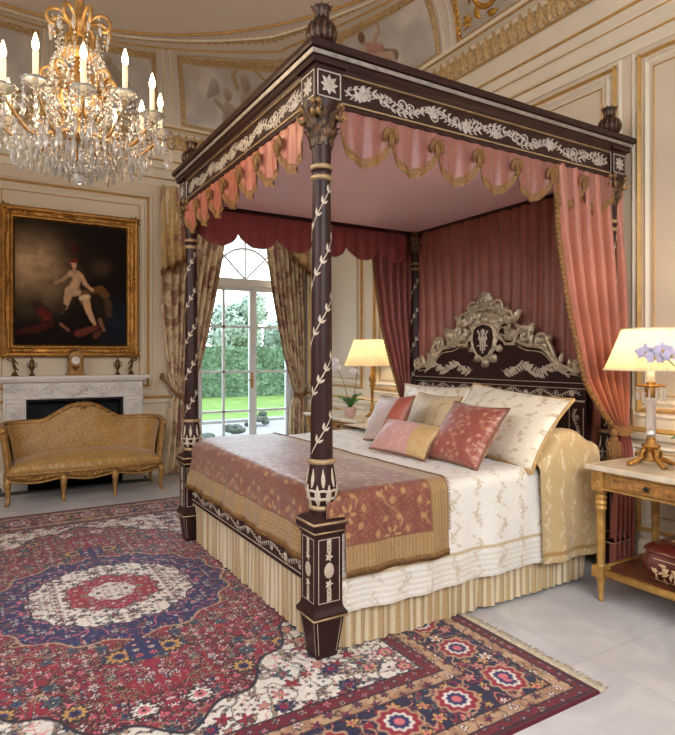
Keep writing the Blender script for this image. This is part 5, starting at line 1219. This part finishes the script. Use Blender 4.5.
# ================================================================ SIDE TABLES
m_tgilt = M('gilt_and_olive_painted_wood', (190, 146, 78), .4, .35, var=.22, scale=14, rgb2=(158, 118, 62), bump=.1, bscale=60)
m_burl = M('burl_wood_veneer', (176, 122, 62), .35, var=.3, scale=26, rgb2=(120, 78, 38))
m_shelf = M('dark_walnut_shelf', (118, 66, 40), .35, var=.25, scale=12, rgb2=(84, 44, 28))
m_ttop = M('cream_marble_top', (226, 212, 190), .2, var=.08, scale=7, rgb2=(206, 190, 166))
def table(label, loc):
    r = thing('side_table', (0, 0, 0), label, 'side table', 'marble-topped side tables'); D, W = .62, 1.06
    b = MB(); slab(b, -.02, -.02, .757, D+.02, W+.02, .785, .01, 3); b.build('marble_top', m_ttop, r, smooth=False)
    b = MB(); b.box((.02, .02, .645), (D-.02, W-.02, .757))
    for z in (.652, .748): b.box((.008, .03, z-.006), (D-.008, W-.03, z+.006))
    b.build('apron', m_tgilt, r, smooth=False)
    b = MB(); b.box((.006, .12, .664), (.03, W-.12, .737)); d = b.build('drawer', m_burl, r, smooth=False)
    b = MB(); f = plane((.006, W-.12, .664), (0,-1,0), (0,0,1)); mould(b, f, .012, .01, W-.252, .063, .008, .004); b.build('drawer_beading', m_tgilt, d, smooth=False)
    for y in (.34, .72):
        b = MB(); b.ball((-.008, y, .70), (.013, .013, .013), 10, 6); b.tube([(.01, y, .70), (-.006, y, .70)], .006, 6); b.build('knob', m_black, d)
    for x in (.04, D-.04):
        for y in (.045, W-.045):
            b = MB(); b.sqstack(x, y, [(.036, .635), (.036, .757)]); b.lathe([(.030, .635), (.034, .625), (.026, .612), (.034, .598), (.026, .582), (.033, .566), (.026, .55), (.032, .535), (.024, .52), (.022, .22), (.030, .205)], (x, y, 0), 14, rf=lambda th, z: np.where((z < .515) & (z > .22), 1 + .06*np.cos(7*th), 1.))
            b.sqstack(x, y, [(.034, .14), (.036, .145), (.036, .20), (.034, .205)]); b.lathe([(.012, .0), (.016, .006), (.016, .02), (.012, .028), (.02, .10), (.026, .12), (.03, .14)], (x, y, 0), 14)
            f = plane((x-.0365, y, .70), (0,-1,0), (0,0,1)); b.flower(f, 0, 0, .026, 8, .006); lg = b.build('leg', m_tgilt, r); smooth_by_angle(lg, 40)
    b = MB(); b.box((.03, .03, .155), (D-.03, W-.03, .185)); sh_ = b.build('lower_shelf', m_shelf, r, smooth=False)
    b = MB(); b.tube([(.03, .06, .172), (.03, W-.06, .172)], .022, 8); b.tube([(.06, .03, .172), (D-.06, .03, .172)], .022, 8); b.tube([(.06, W-.03, .172), (D-.06, W-.03, .172)], .022, 8); b.build('shelf_moulding', m_tgilt, sh_)
    r.location = loc; return r
tb = table('gilt side table with cream marble top and drawer at the right edge of the photo', (2.995, 1.11, 0))
tb2 = dup(tb, (3.06, 4.74, 0), label='gilt marble-topped table on the window side of the bed, under the orchid')

# ================================================================ LAMPS
def shade(b, x, y, z0, z1, r0, r1, n=56, scal=0.):
    th = np.linspace(0, 2*PI, n*4 + 1)[:-1]; t = np.linspace(0, 1, 7); TH, T = np.meshgrid(th, t, indexing='ij')
    R = r0 + (r1-r0)*T**.9; R = R + .004*np.cos(TH*n)*(.4 + .6*(1-T)) + scal*np.abs(np.sin(TH*4))*(1-T)**2
    b.grid(x + R*np.cos(TH), y + R*np.sin(TH), z0 + (z1-z0)*T, cu=True)
def lamp_light(name, x, y, z, e, r=.06, col=(1, .72, .42)):
    l = bpy.data.lights.new(name, 'POINT'); l.energy = e; l.color = col; l.shadow_soft_size = r; o = bpy.data.objects.new(name, l); o.location = (x, y, z); COL.objects.link(o)
lx, ly = 3.235, 1.95; zt_ = .785
lm = thing('table_lamp', (lx, ly, zt_), 'lit lamp with crystal column and gilt tripod base on the table at the right edge', 'table lamp', 'bedside lamps')
b = MB(); shade(b, lx, ly, 1.325, 1.56, .245, .150, 60); sh_ = b.build('lamp_shade', m_shade, lm)
b = MB(); 
for z, r in ((1.327, .247), (1.558, .151)): b.tube([(lx + r*cos(a), ly + r*sin(a), z) for a in np.linspace(0, 2*PI, 49)[:-1]], .005, 6, close=True)
b.build('shade_trim', M('cream_silk_trim', (232, 214, 180), .6), sh_)
b = MB(); b.lathe([(.05, zt_+.03), (.05, zt_+.04), (.03, zt_+.055), (.034, zt_+.10), (.05, zt_+.11), (.05, zt_+.118), (.022, zt_+.13), (.026, zt_+.15), (.018, zt_+.17)], (lx, ly, 0), 16)
for k in range(4):
    a = PI/4 + k*PI/2 + .3; d = A(cos(a), sin(a), 0); O = A(lx, ly, zt_)
    b.tube([O + d*.03 + A(0,0,.10), O + d*.055 + A(0,0,.075), O + d*.05 + A(0,0,.045), O + d*.085 + A(0,0,.03), O + d*.115 + A(0,0,.014)], [.016, .014, .016, .016, .014], 7); b.ball(O + d*.118 + A(0,0,.015), (.02, .02, .0145), 8, 5)
    for q in (-1, 1): b.ball(O + d*.125 + A(-sin(a), cos(a), 0)*q*.012 + A(0,0,.010), .010, 6, 4)
b.build('gilt_base', m_frame, lm)
b = MB(); b.lathe([(.02, zt_+.165), (.03, zt_+.18), (.024, zt_+.2), (.028, zt_+.22), (.026, zt_+.35), (.03, zt_+.37), (.02, zt_+.385)], (lx, ly, 0), 12); b.build('crystal_column', m_crystal, lm, smooth=False)
b = MB(); b.lathe([(.012, zt_+.38), (.03, zt_+.39), (.024, zt_+.41), (.034, zt_+.43), (.02, zt_+.45), (.028, zt_+.465), (.012, zt_+.48)], (lx, ly, 0), 14); b.tube([(lx + .075*cos(a), ly + .075*sin(a), zt_+.455) for a in np.linspace(0, 2*PI, 33)[:-1]], .005, 6, close=True)
for k in range(4): b.tube([(lx, ly, zt_+.44), (lx + .076*cos(k*PI/2), ly + .076*sin(k*PI/2), zt_+.455)], .004, 5)
b.tube([(lx, ly, 1.32), (lx, ly, 1.57)], .005, 6); b.build('gallery', m_frame, lm)
b = MB(); b.lathe([(.02, zt_+.475), (.02, 1.325)], (lx, ly, 0), 14); b.build('candle_sleeve', m_candle, lm)
b = MB(); b.lathe([(.006, 1.33), (.022, 1.36), (.03, 1.40), (.02, 1.44), (.006, 1.455)], (lx, ly, 0), 12); b.build('bulb', m_flame, lm)
dm_ = MB(); dm_.lathe([(.001, -.085), (.006, -.075), (.004, -.035), (.002, -.03), (.006, -.02), (.001, -.004)], n=6, cap=False)
dr0 = None
for k in range(14):
    a = k*2*PI/14; p = (lx + .075*cos(a), ly + .075*sin(a), zt_+.452)
    if dr0 is None: dr0 = dm_.build('crystal_drop', m_crystal, None, smooth=False, origin=(0,0,0)); dr0.parent = lm; o = dr0
    else: o = dr0.copy(); COL.objects.link(o)
    o.location = A(*p) - A(lx, ly, zt_)
lamp_light('lamp_bulb_light', lx, ly, 1.44, 9, .05)
lx2, ly2 = 3.42, 5.02
lm = thing('table_lamp', (lx2, ly2, zt_), 'lit lamp with slender brass column and pleated shade beside the orchid, beyond the bed', 'table lamp', 'bedside lamps')
b = MB(); shade(b, lx2, ly2, 1.31, 1.575, .285, .185, 40, .012); sh_ = b.build('lamp_shade', m_shade, lm)
b = MB(); b.lathe([(.075, zt_), (.075, zt_+.012), (.05, zt_+.03), (.022, zt_+.05), (.03, zt_+.075), (.016, zt_+.10), (.016, zt_+.30), (.03, zt_+.32), (.018, zt_+.345), (.038, zt_+.38), (.032, zt_+.42), (.014, zt_+.44), (.012, zt_+.55), (.004, zt_+.56), (.004, zt_+.79)], (lx2, ly2, 0), 16); b.build('brass_column', m_frame, lm)
b = MB(); b.lathe([(.006, 1.35), (.022, 1.38), (.03, 1.42), (.02, 1.46), (.006, 1.475)], (lx2, ly2, 0), 12); b.build('bulb', m_flame, lm)
lamp_light('lamp_bulb_light', lx2, ly2, 1.45, 8, .05)

# ================================================================ ORCHIDS
def orchid(x, y, z, label, stems, petal, pr_):
    r = thing('potted_orchid', (x, y, z), label, 'orchid', 'potted orchids')
    b = MB(); b.lathe([(.04, z), (.045, z+.01), (.062, z+.06), (.068, z+.095), (.062, z+.10), (.056, z+.09), (.03, z+.085), (.002, z+.085)], (x, y, 0), 18); b.build('pot', m_pot, r)
    for k in range(8):
        a = k*2.4; L = .13 + .05*random.random(); d = A(cos(a), sin(a), 0); sd = A(-sin(a), cos(a), 0); b = MB(); P = []
        for t in np.linspace(0, 1, 7): P.append((A(x, y, z+.09) + d*L*t + A(0,0,.12*sin(t*1.9)*(.7 + .5*(k % 3)*.5)), .036*sin(PI*min(.97, max(.1, t)))**.7))
        v = []; 
        for p, w in P: v += [p - sd*w + A(0,0,w*.3), p - A(0,0,.004), p + sd*w + A(0,0,w*.3)]
        b.add(v, [(3*i+j, 3*i+3+j, 3*i+4+j, 3*i+1+j) for i in range(6) for j in (0, 1)]); b.build('leaf', m_leafg, r)
    for st, fl in stems:
        b = MB(); b.tube(st, .004, 5); b.build('stem', m_stem, r)
        for f_ in fl:
            b = MB(); c = A(*f_); n = A(-.75, -.6, .1); n /= np.linalg.norm(n); u = np.cross(A(0,0,1), n); u /= np.linalg.norm(u); w = np.cross(n, u); fm = lambda s, t, o=0: c + u*s + w*t + n*o
            for a, L, W in ((PI/2, 1, .62), (PI/2 + 2.2, .95, .6), (PI/2 - 2.2, .95, .6), (.15, 1.05, 1.0), (PI - .15, 1.05, 1.0)): b.leaf(fm, 0, 0, a, pr_*L, pr_*W, pr_*.16, n=7)
            fo = b.build('flower', petal, r); b = MB(); b.oval(fm, 0, -pr_*.1, pr_*.17, pr_*.22, pr_*.35); b.build('flower_lip', m_lip, fo)
m_stem = M('orchid_stem', (96, 104, 62), .6); m_lip = M('orchid_lip', (206, 176, 120), .5)
orchid(3.24, 5.16, zt_, 'white orchid in a pale pink pot beside the far lamp', [
    ([(3.24, 5.16, .87), (3.20, 5.20, 1.1), (3.16, 5.24, 1.25), (3.10, 5.28, 1.34)], [(3.12, 5.26, 1.36), (3.09, 5.28, 1.32), (3.14, 5.24, 1.29), (3.08, 5.30, 1.27)]),
    ([(3.25, 5.15, .87), (3.27, 5.10, 1.1), (3.26, 5.06, 1.25), (3.22, 5.03, 1.30)], [(3.23, 5.05, 1.30), (3.20, 5.03, 1.26), (3.26, 5.08, 1.25)])], m_petal, .042)
orchid(3.16, 1.60, zt_, 'lilac orchid just past the right edge, its blooms crossing the crystal lamp shade', [
    ([(3.16, 1.60, .87), (3.10, 1.64, 1.1), (3.04, 1.68, 1.33), (2.99, 1.75, 1.42), (2.96, 1.80, 1.43)], [(2.955, 1.81, 1.425), (2.98, 1.735, 1.435), (2.965, 1.765, 1.40), (3.0, 1.70, 1.41)])], m_petal2, .052)
b = MB()
# ================================================================ LACQUER CASKET
bx = thing('lacquer_casket', (3.26, 1.74, .187), 'dark red lacquer casket with pale scrollwork on the lower shelf of the near table', 'casket')
m_lac = M('dark_red_lacquer', (96, 34, 30), .25, var=.25, scale=10, coat=.4)
def bombe(z): return np.interp(z, [.187, .20, .235, .28, .325, .335], [.82, .86, 1.0, 1.02, .93, .92])
def oct_(k): return [(k*.17*cx_, k*.20*cy_) for cx_, cy_ in ((-1, -.72), (-.72, -1), (.72, -1), (1, -.72), (1, .72), (.72, 1), (-.72, 1), (-1, .72))]
def octloft(zk):
    b = MB(); v = []; q = []; n = len(zk)
    for z, k in zk: v += [(3.26 + a, 1.74 + c, z) for a, c in oct_(k)]
    for i in range(n-1):
        for j in range(8): q.append((8*i+j, 8*i+(j+1) % 8, 8*i+8+(j+1) % 8, 8*i+8+j))
    return b.add(v, q, [list(range(8))[::-1], [8*(n-1)+j for j in range(8)]])
b = octloft([(z, bombe(z)) for z in (.200, .215, .235, .26, .28, .30, .325, .335)])
bod = b.build('casket_body', m_lac, bx); smooth_by_angle(bod, 30)
for sx in (-1, 1):
    for sy in (-1, 1): b = MB(); b.lathe([(.014, .187), (.02, .192), (.014, .205)], (3.26 + sx*.115, 1.74 + sy*.135, 0), 8); b.build('foot', m_frame, bx)
b = octloft([(.337, .96), (.345, .98), (.36, .94), (.378, .82), (.388, .66), (.392, .4), (.393, .1)]); lid = b.build('lid', m_lac, bx); smooth_by_angle(lid, 30)
for par, fs_ in ((bod, (lambda s, t, o=0: A(3.26 - .20*bombe(t) - o, 1.74 - s, t), lambda s, t, o=0: A(3.26 + s, 1.74 - .20*bombe(t) - o, t), lambda s, t, o=0: A(3.26 + s, 1.74 + .20*bombe(t) + o, t))),):
    for f in fs_:
        b = MB()
        for k in range(16): b.leaf(f, random.uniform(-.09, .09), random.uniform(.225, .305), random.uniform(0, 6.28), .045, .014, .002, bend=random.uniform(-1, 1), n=5)
        for x in (-.08, -.03, .03, .08): b.flower(f, x, .265 + .02*random.uniform(-1, 1), .017, 5, .003)
        b.stroke(f, [(-.1, .322), (.1, .322)], .004, .002); b.stroke(f, [(-.1, .212), (.1, .212)], .004, .002)
        b.build('gilt_scrollwork', M('pale_gilt_scrolls', (206, 176, 132), .4, .3), par)
b = MB(); fl_ = lambda s, t, o=0: A(3.26 + s, 1.74 + t, .3935 + o - 1.1*max(0, math.hypot(s/.15, t/.17) - .40)**2*.17)
for k in range(22): a = random.uniform(0, 6.28); rr = random.uniform(.02, .105); b.leaf(fl_, rr*cos(a), rr*sin(a), random.uniform(0, 6.28), .04, .013, .004, n=4)
for k in range(6): b.flower(fl_, .07*cos(k), .08*sin(k), .018, 5, .005)
b.build('gilt_scrollwork', M('pale_gilt_scrolls', (206, 176, 132), .4, .3), lid)

# ================================================================ CHANDELIER
cx, cy = .42, 3.30
ch = thing('chandelier', (cx, cy, 2.53), 'crystal chandelier with twelve glowing candle lights and gilt arms at upper left', 'chandelier')
Cc = A(cx, cy, 0)
b = MB(); b.tube([(cx, cy, 3.1), (cx, cy, 4.72)], .022, 10); b.lathe([(.02, 3.06), (.045, 3.09), (.05, 3.14), (.028, 3.18), (.022, 3.25), (.03, 3.28), (.015, 3.31)], (cx, cy, 0), 14); b.lathe([(.02, 4.62), (.10, 4.68), (.12, 4.715)], (cx, cy, 0), 16); b.build('stem', m_gilt, ch)
b = MB()
for k in range(8):
    a = k*PI/4 + .2; d = A(cos(a), sin(a), 0); K = np.linspace(0, 1, 22); an = -.4 + K*5.0; R = .085*(1 - .75*K)
    b.tube([Cc + A(0,0,2.97) + d*.05, Cc + A(0,0,3.03) + d*.07] + [Cc + d*(.10 - R[i]*cos(an[i]) + .02) + A(0,0,3.10 + R[i]*sin(an[i])) for i in range(22)], .009, 6)
b.lathe([(.05, 2.93), (.09, 2.955), (.095, 2.975), (.06, 2.985)], (cx, cy, 0), 18, cap=False); b.build('crown', m_gilt, ch)
b = MB()
for k in range(8):
    d = A(cos(k*PI/4), sin(k*PI/4), 0); K = np.linspace(0, 1, 20); an = 2.6 - K*5.2; R = .055*(1 - .7*K)
    b.tube([Cc + d*.03 + A(0,0,2.62), Cc + d*.09 + A(0,0,2.68), Cc + d*.115 + A(0,0,2.76)] + [Cc + d*(.145 + R[i]*cos(an[i]) - .0) + A(0,0,2.82 + R[i]*sin(an[i])) for i in range(20)], .007, 5)
    f = lambda s, t, o=0, d=d: Cc + d*(.10 + t + o) + A(-d[1], d[0], 0)*s + A(0,0,2.74 + t*1.2)
    for a in (PI/2, PI/2 + .7, PI/2 - .7): b.leaf(f, 0, 0, a, .08, .03, .008)
b.build('gilt_scrollwork', m_gilt, ch)
b = MB(); b.lathe([(.02, 2.50), (.05, 2.515), (.06, 2.54), (.035, 2.56), (.022, 2.60), (.05, 2.64), (.03, 2.68), (.022, 2.74), (.06, 2.79), (.07, 2.84), (.04, 2.88), (.02, 2.93), (.02, 2.97)], (cx, cy, 0), 16); b.build('baluster', m_gilt, ch)
m_bob = M('cut_glass_dish', (255, 250, 240), .1, var=.03, trans=.75, spec=.8)
ang = [2, 29, 62, 92, 122, 152, 182, 212, 242, 272, 302, 333]
# angle 0 faces the bed's foot corner; measured round the stem
def cdir(deg):
    a = math.radians(deg) - PI/2 - .12; return A(cos(a), sin(a), 0)
bead = MB(); bead.lathe([(.0005, -.010), (.008, 0), (.0005, .010)], n=6, cap=False)
drop = MB(); drop.lathe([(.0008, -.085), (.010, -.062), (.012, -.050), (.006, -.022), (.0015, -.018), (.007, -.010), (.0008, 0)], n=6, cap=False)
d0 = drop.build('crystal_drop', m_crystal, None, smooth=False, origin=(0,0,0)); d0.parent = ch; first = [True]; ndrop = [0]
strands = MB()
OV, OF = bead.done(), bead.Q[0]
DV, DF = drop.done(), drop.Q[0]
def put(P, sc, V=OV, F=OF, rz=0.):
    c_, s_ = cos(rz), sin(rz); W = V*np.broadcast_to(A(*([sc]*3 if np.isscalar(sc) else sc)), V.shape); W = np.stack([W[:,0]*c_ - W[:,1]*s_, W[:,0]*s_ + W[:,1]*c_, W[:,2]], 1); strands.add(W + P, F)
def add_drop(P, s=1.):
    if ndrop[0] >= 96: put(P, s, DV, DF, random.random()*3); return
    ndrop[0] += 1
    if first[0]: o = d0; first[0] = False
    else: o = d0.copy(); COL.objects.link(o)
    o.location = P - A(cx, cy, 2.53); o.scale = (s, s, s); o.rotation_euler = (0, 0, random.random()*3)
def strand(P0, P1, sag, n, sc=1.):
    for t in np.linspace(0, 1, n): put(P0*(1-t) + P1*t - A(0,0,sag*4*t*(1-t)), sc*(.8 + .5*random.random()), rz=random.random())
for i, g in enumerate(ang):
    d = cdir(g); RR = .385 + .02*(i % 2); zb = 2.62 + .012*((i*5) % 3 - 1)
    b = MB(); K = np.linspace(0, 1, 20); pts = [Cc + d*(.045 + (RR-.045)*k) + A(0,0, 2.53 + .03*sin(k*2*PI*1.0)*(1-k)*1.5 - .055*sin(k*PI)*1.1 + (zb - 2.545)*k**3) for k in K]
    b.tube(pts, .010 - .003*K, 7); sp = np.linspace(0, 1, 14); b.tube([Cc + d*(.20 + .05*(1-.8*t)*cos(4.6*t + 1)) + A(0,0, 2.545 + .05*(1-.8*t)*sin(4.6*t + 1)) for t in sp], .006, 5)
    arm = b.build('arm', m_gilt, ch); top = Cc + d*RR
    b = MB(); b.lathe([(.012, zb-.012), (.03, zb-.006), (.058, zb+.018), (.062, zb+.024), (.05, zb+.018), (.02, zb+.004), (.012, zb+.003)], tuple(top), 16, rf=lambda th, z: 1 + .06*np.cos(8*th)); b.build('drip_dish', m_bob, arm)
    b = MB(); b.lathe([(.0125, zb), (.0125, zb+.15), (.009, zb+.155)], tuple(top), 10); b.build('candle', m_candle, arm)
    b = MB(); b.lathe([(.005, zb+.152), (.013, zb+.168), (.0155, zb+.185), (.010, zb+.208), (.002, zb+.235)], tuple(top), 10); b.build('bulb_flame', m_flame, arm)
    for k in range(6):
        a = k*PI/3 + i; p = top + A(.056*cos(a), .056*sin(a), zb+.012); L = int(1 + (k*7 + i*3) % 4)
        strand(p, p - A(0,0,.028*L), 0, L + 1, .9); add_drop(p - A(0,0,.03*L + .006), .75 + .35*random.random())
    if i % 2: strand(Cc + d*.12 + A(0,0,2.90), top + A(0,0,zb+.0), .09, 20, .75)
    for q_ in (-8, 8):
        p = Cc + cdir(g + q_)*(RR - .10) + A(0,0,zb - .06); strand(p, p - A(0,0,.10), 0, 5, .9); put(p - A(0,0,.11), .95, DV, DF, random.random())
    for q_ in (0, 15):
        p = Cc + cdir(g + q_)*(.32 - q_*.004) + A(0,0,2.52); strand(p, p - A(0,0,.02 + .02*(i % 3)), 0, 3, 1.); put(p - A(0,0,.03 + .02*(i % 3)), 1.05, DV, DF, random.random())
    dn = cdir(ang[(i+1) % 12]); strand(top + A(0,0,zb-.01), Cc + dn*RR + A(0,0,zb-.01), .07, 12, .8)
    # cage strands and basket below
    for q in (0, .5):
        dd = cdir(g + q*30)
        for t in np.linspace(0, 1, 15):
            r_ = .10 + .055*sin(PI*t)**.8; put(Cc + dd*r_ + A(0,0,2.96 - .40*t), 1.05 + .3*random.random(), rz=random.random())
        for t in np.linspace(0, 1, 9): r_ = .20*(1-t)**.8 + .03; put(Cc + dd*r_ + A(0,0,2.50 - .15*sin(t*PI/2)), 1.15, rz=random.random())
    for rr_, z_, s_ in ((.22, 2.50, 1.15), (.16, 2.45, 1.05), (.10, 2.42, 1.0), (.27, 2.52, 1.1)):
        p = Cc + cdir(g + rr_*300)*rr_ + A(0,0,z_); put(p + A(0,0,.012), .9); put(p, s_, DV, DF, random.random()*3)
        p = Cc + cdir(g + 15 + rr_*300)*rr_*.92 + A(0,0,z_ - .02); put(p, s_*.9, DV, DF, random.random()*3)
    for z_, r_ in ((2.93, .12), (2.82, .165), (2.70, .15)): put(Cc + cdir(g + 9)*r_ + A(0,0,z_), .95, DV, DF, random.random())
    dd = cdir(g + 15); strand(Cc + dd*.13 + A(0,0,3.12), Cc + dd*.11 + A(0,0,2.97), .0, 7, .8); put(Cc + dd*.14 + A(0,0,3.10), .9, DV, DF, .3)
o = strands.build('crystal_strands', m_crystal, ch, smooth=False); o['kind'] = 'stuff'
b = MB(); b.ball((cx, cy, 2.325), (.034, .034, .036), 10, 8); b.tube([(cx, cy, 2.36), (cx, cy, 2.50)], .006, 6); b.build('crystal_ball', m_crystal, ch, smooth=False)
lamp_light('chandelier_light', cx, cy, 2.80, 52, .30, (1, .76, .48))
# ================================================================ LIGHT AND CAMERA
def area(name, loc, target, sx, sy, e, col):
    l = bpy.data.lights.new(name, 'AREA'); l.shape = 'RECTANGLE'; l.size = sx; l.size_y = sy; l.spread = math.radians(120); l.energy = e; l.color = col
    o = bpy.data.objects.new(name, l); o.location = loc; o.rotation_euler = (Vector(target) - Vector(loc)).to_track_quat('-Z', 'Y').to_euler(); COL.objects.link(o)
area('left_fill_light', (-2.6, 2.2, 2.6), (1.4, 2.8, .2), 3.2, 2.0, 72, (.93, .96, 1))  # added fill lamp inside the windowless left wall, imitates daylight
area('rear_fill_light', (1.2, -1.9, 2.8), (2.2, 2.2, .0), 3.2, 1.8, 105, (.95, .97, 1))  # added fill lamp behind the camera; the near wall has no window
area('window_fill_light', (2.85, 8.5, 4.0), (2.0, 4.6, .4), 2.2, 1.2, 260, (.82, .9, 1))  # unseen lamp added outside, above the French window, to boost the sky's daylight
s = bpy.data.lights.new('sun', 'SUN'); s.energy = 4.0; s.angle = .02; s.color = (1, .97, .9)
o = bpy.data.objects.new('sun', s); o.rotation_euler = Vector((-1, .35, -1.3)).to_track_quat('-Z', 'Y').to_euler(); COL.objects.link(o)
w = bpy.data.worlds.new('World'); bpy.context.scene.world = w; w.use_nodes = True
bg = w.node_tree.nodes['Background']; N = w.node_tree.nodes.new; L = w.node_tree.links.new
tc = N('ShaderNodeTexCoord'); sp = N('ShaderNodeSeparateXYZ'); rp = N('ShaderNodeValToRGB'); L(tc.outputs['Generated'], sp.inputs[0]); L(sp.outputs['Z'], rp.inputs['Fac'])
rp.color_ramp.elements[0].position = .0; rp.color_ramp.elements[0].color = (.93, .96, 1, 1); rp.color_ramp.elements[1].position = .6; rp.color_ramp.elements[1].color = (.62, .78, 1, 1)
L(rp.outputs['Color'], bg.inputs['Color']); bg.inputs['Strength'].default_value = 4.5
cam = bpy.data.cameras.new('camera'); co = bpy.data.objects.new('camera', cam); COL.objects.link(co)
cam.sensor_fit = 'HORIZONTAL'; cam.sensor_width = 36; cam.lens = 36*589/675; cam.shift_y = -10.5/675; cam.clip_start = .05; cam.clip_end = 200
co.location = (0, 0, 1.4); co.rotation_euler = (PI/2, 0, math.radians(-30.9))
sc = bpy.context.scene; sc.camera = co
sc.view_settings.view_transform = 'Standard'; sc.view_settings.look = 'None'; sc.view_settings.exposure = 0; sc.view_settings.gamma = 1
sc.cycles.max_bounces = 10; sc.cycles.transparent_max_bounces = 12; sc.cycles.transmission_bounces = 8; sc.cycles.diffuse_bounces = 4; sc.cycles.sample_clamp_indirect = 4; sc.cycles.caustics_reflective = False; sc.cycles.caustics_refractive = True
sc.cycles.use_denoising = True
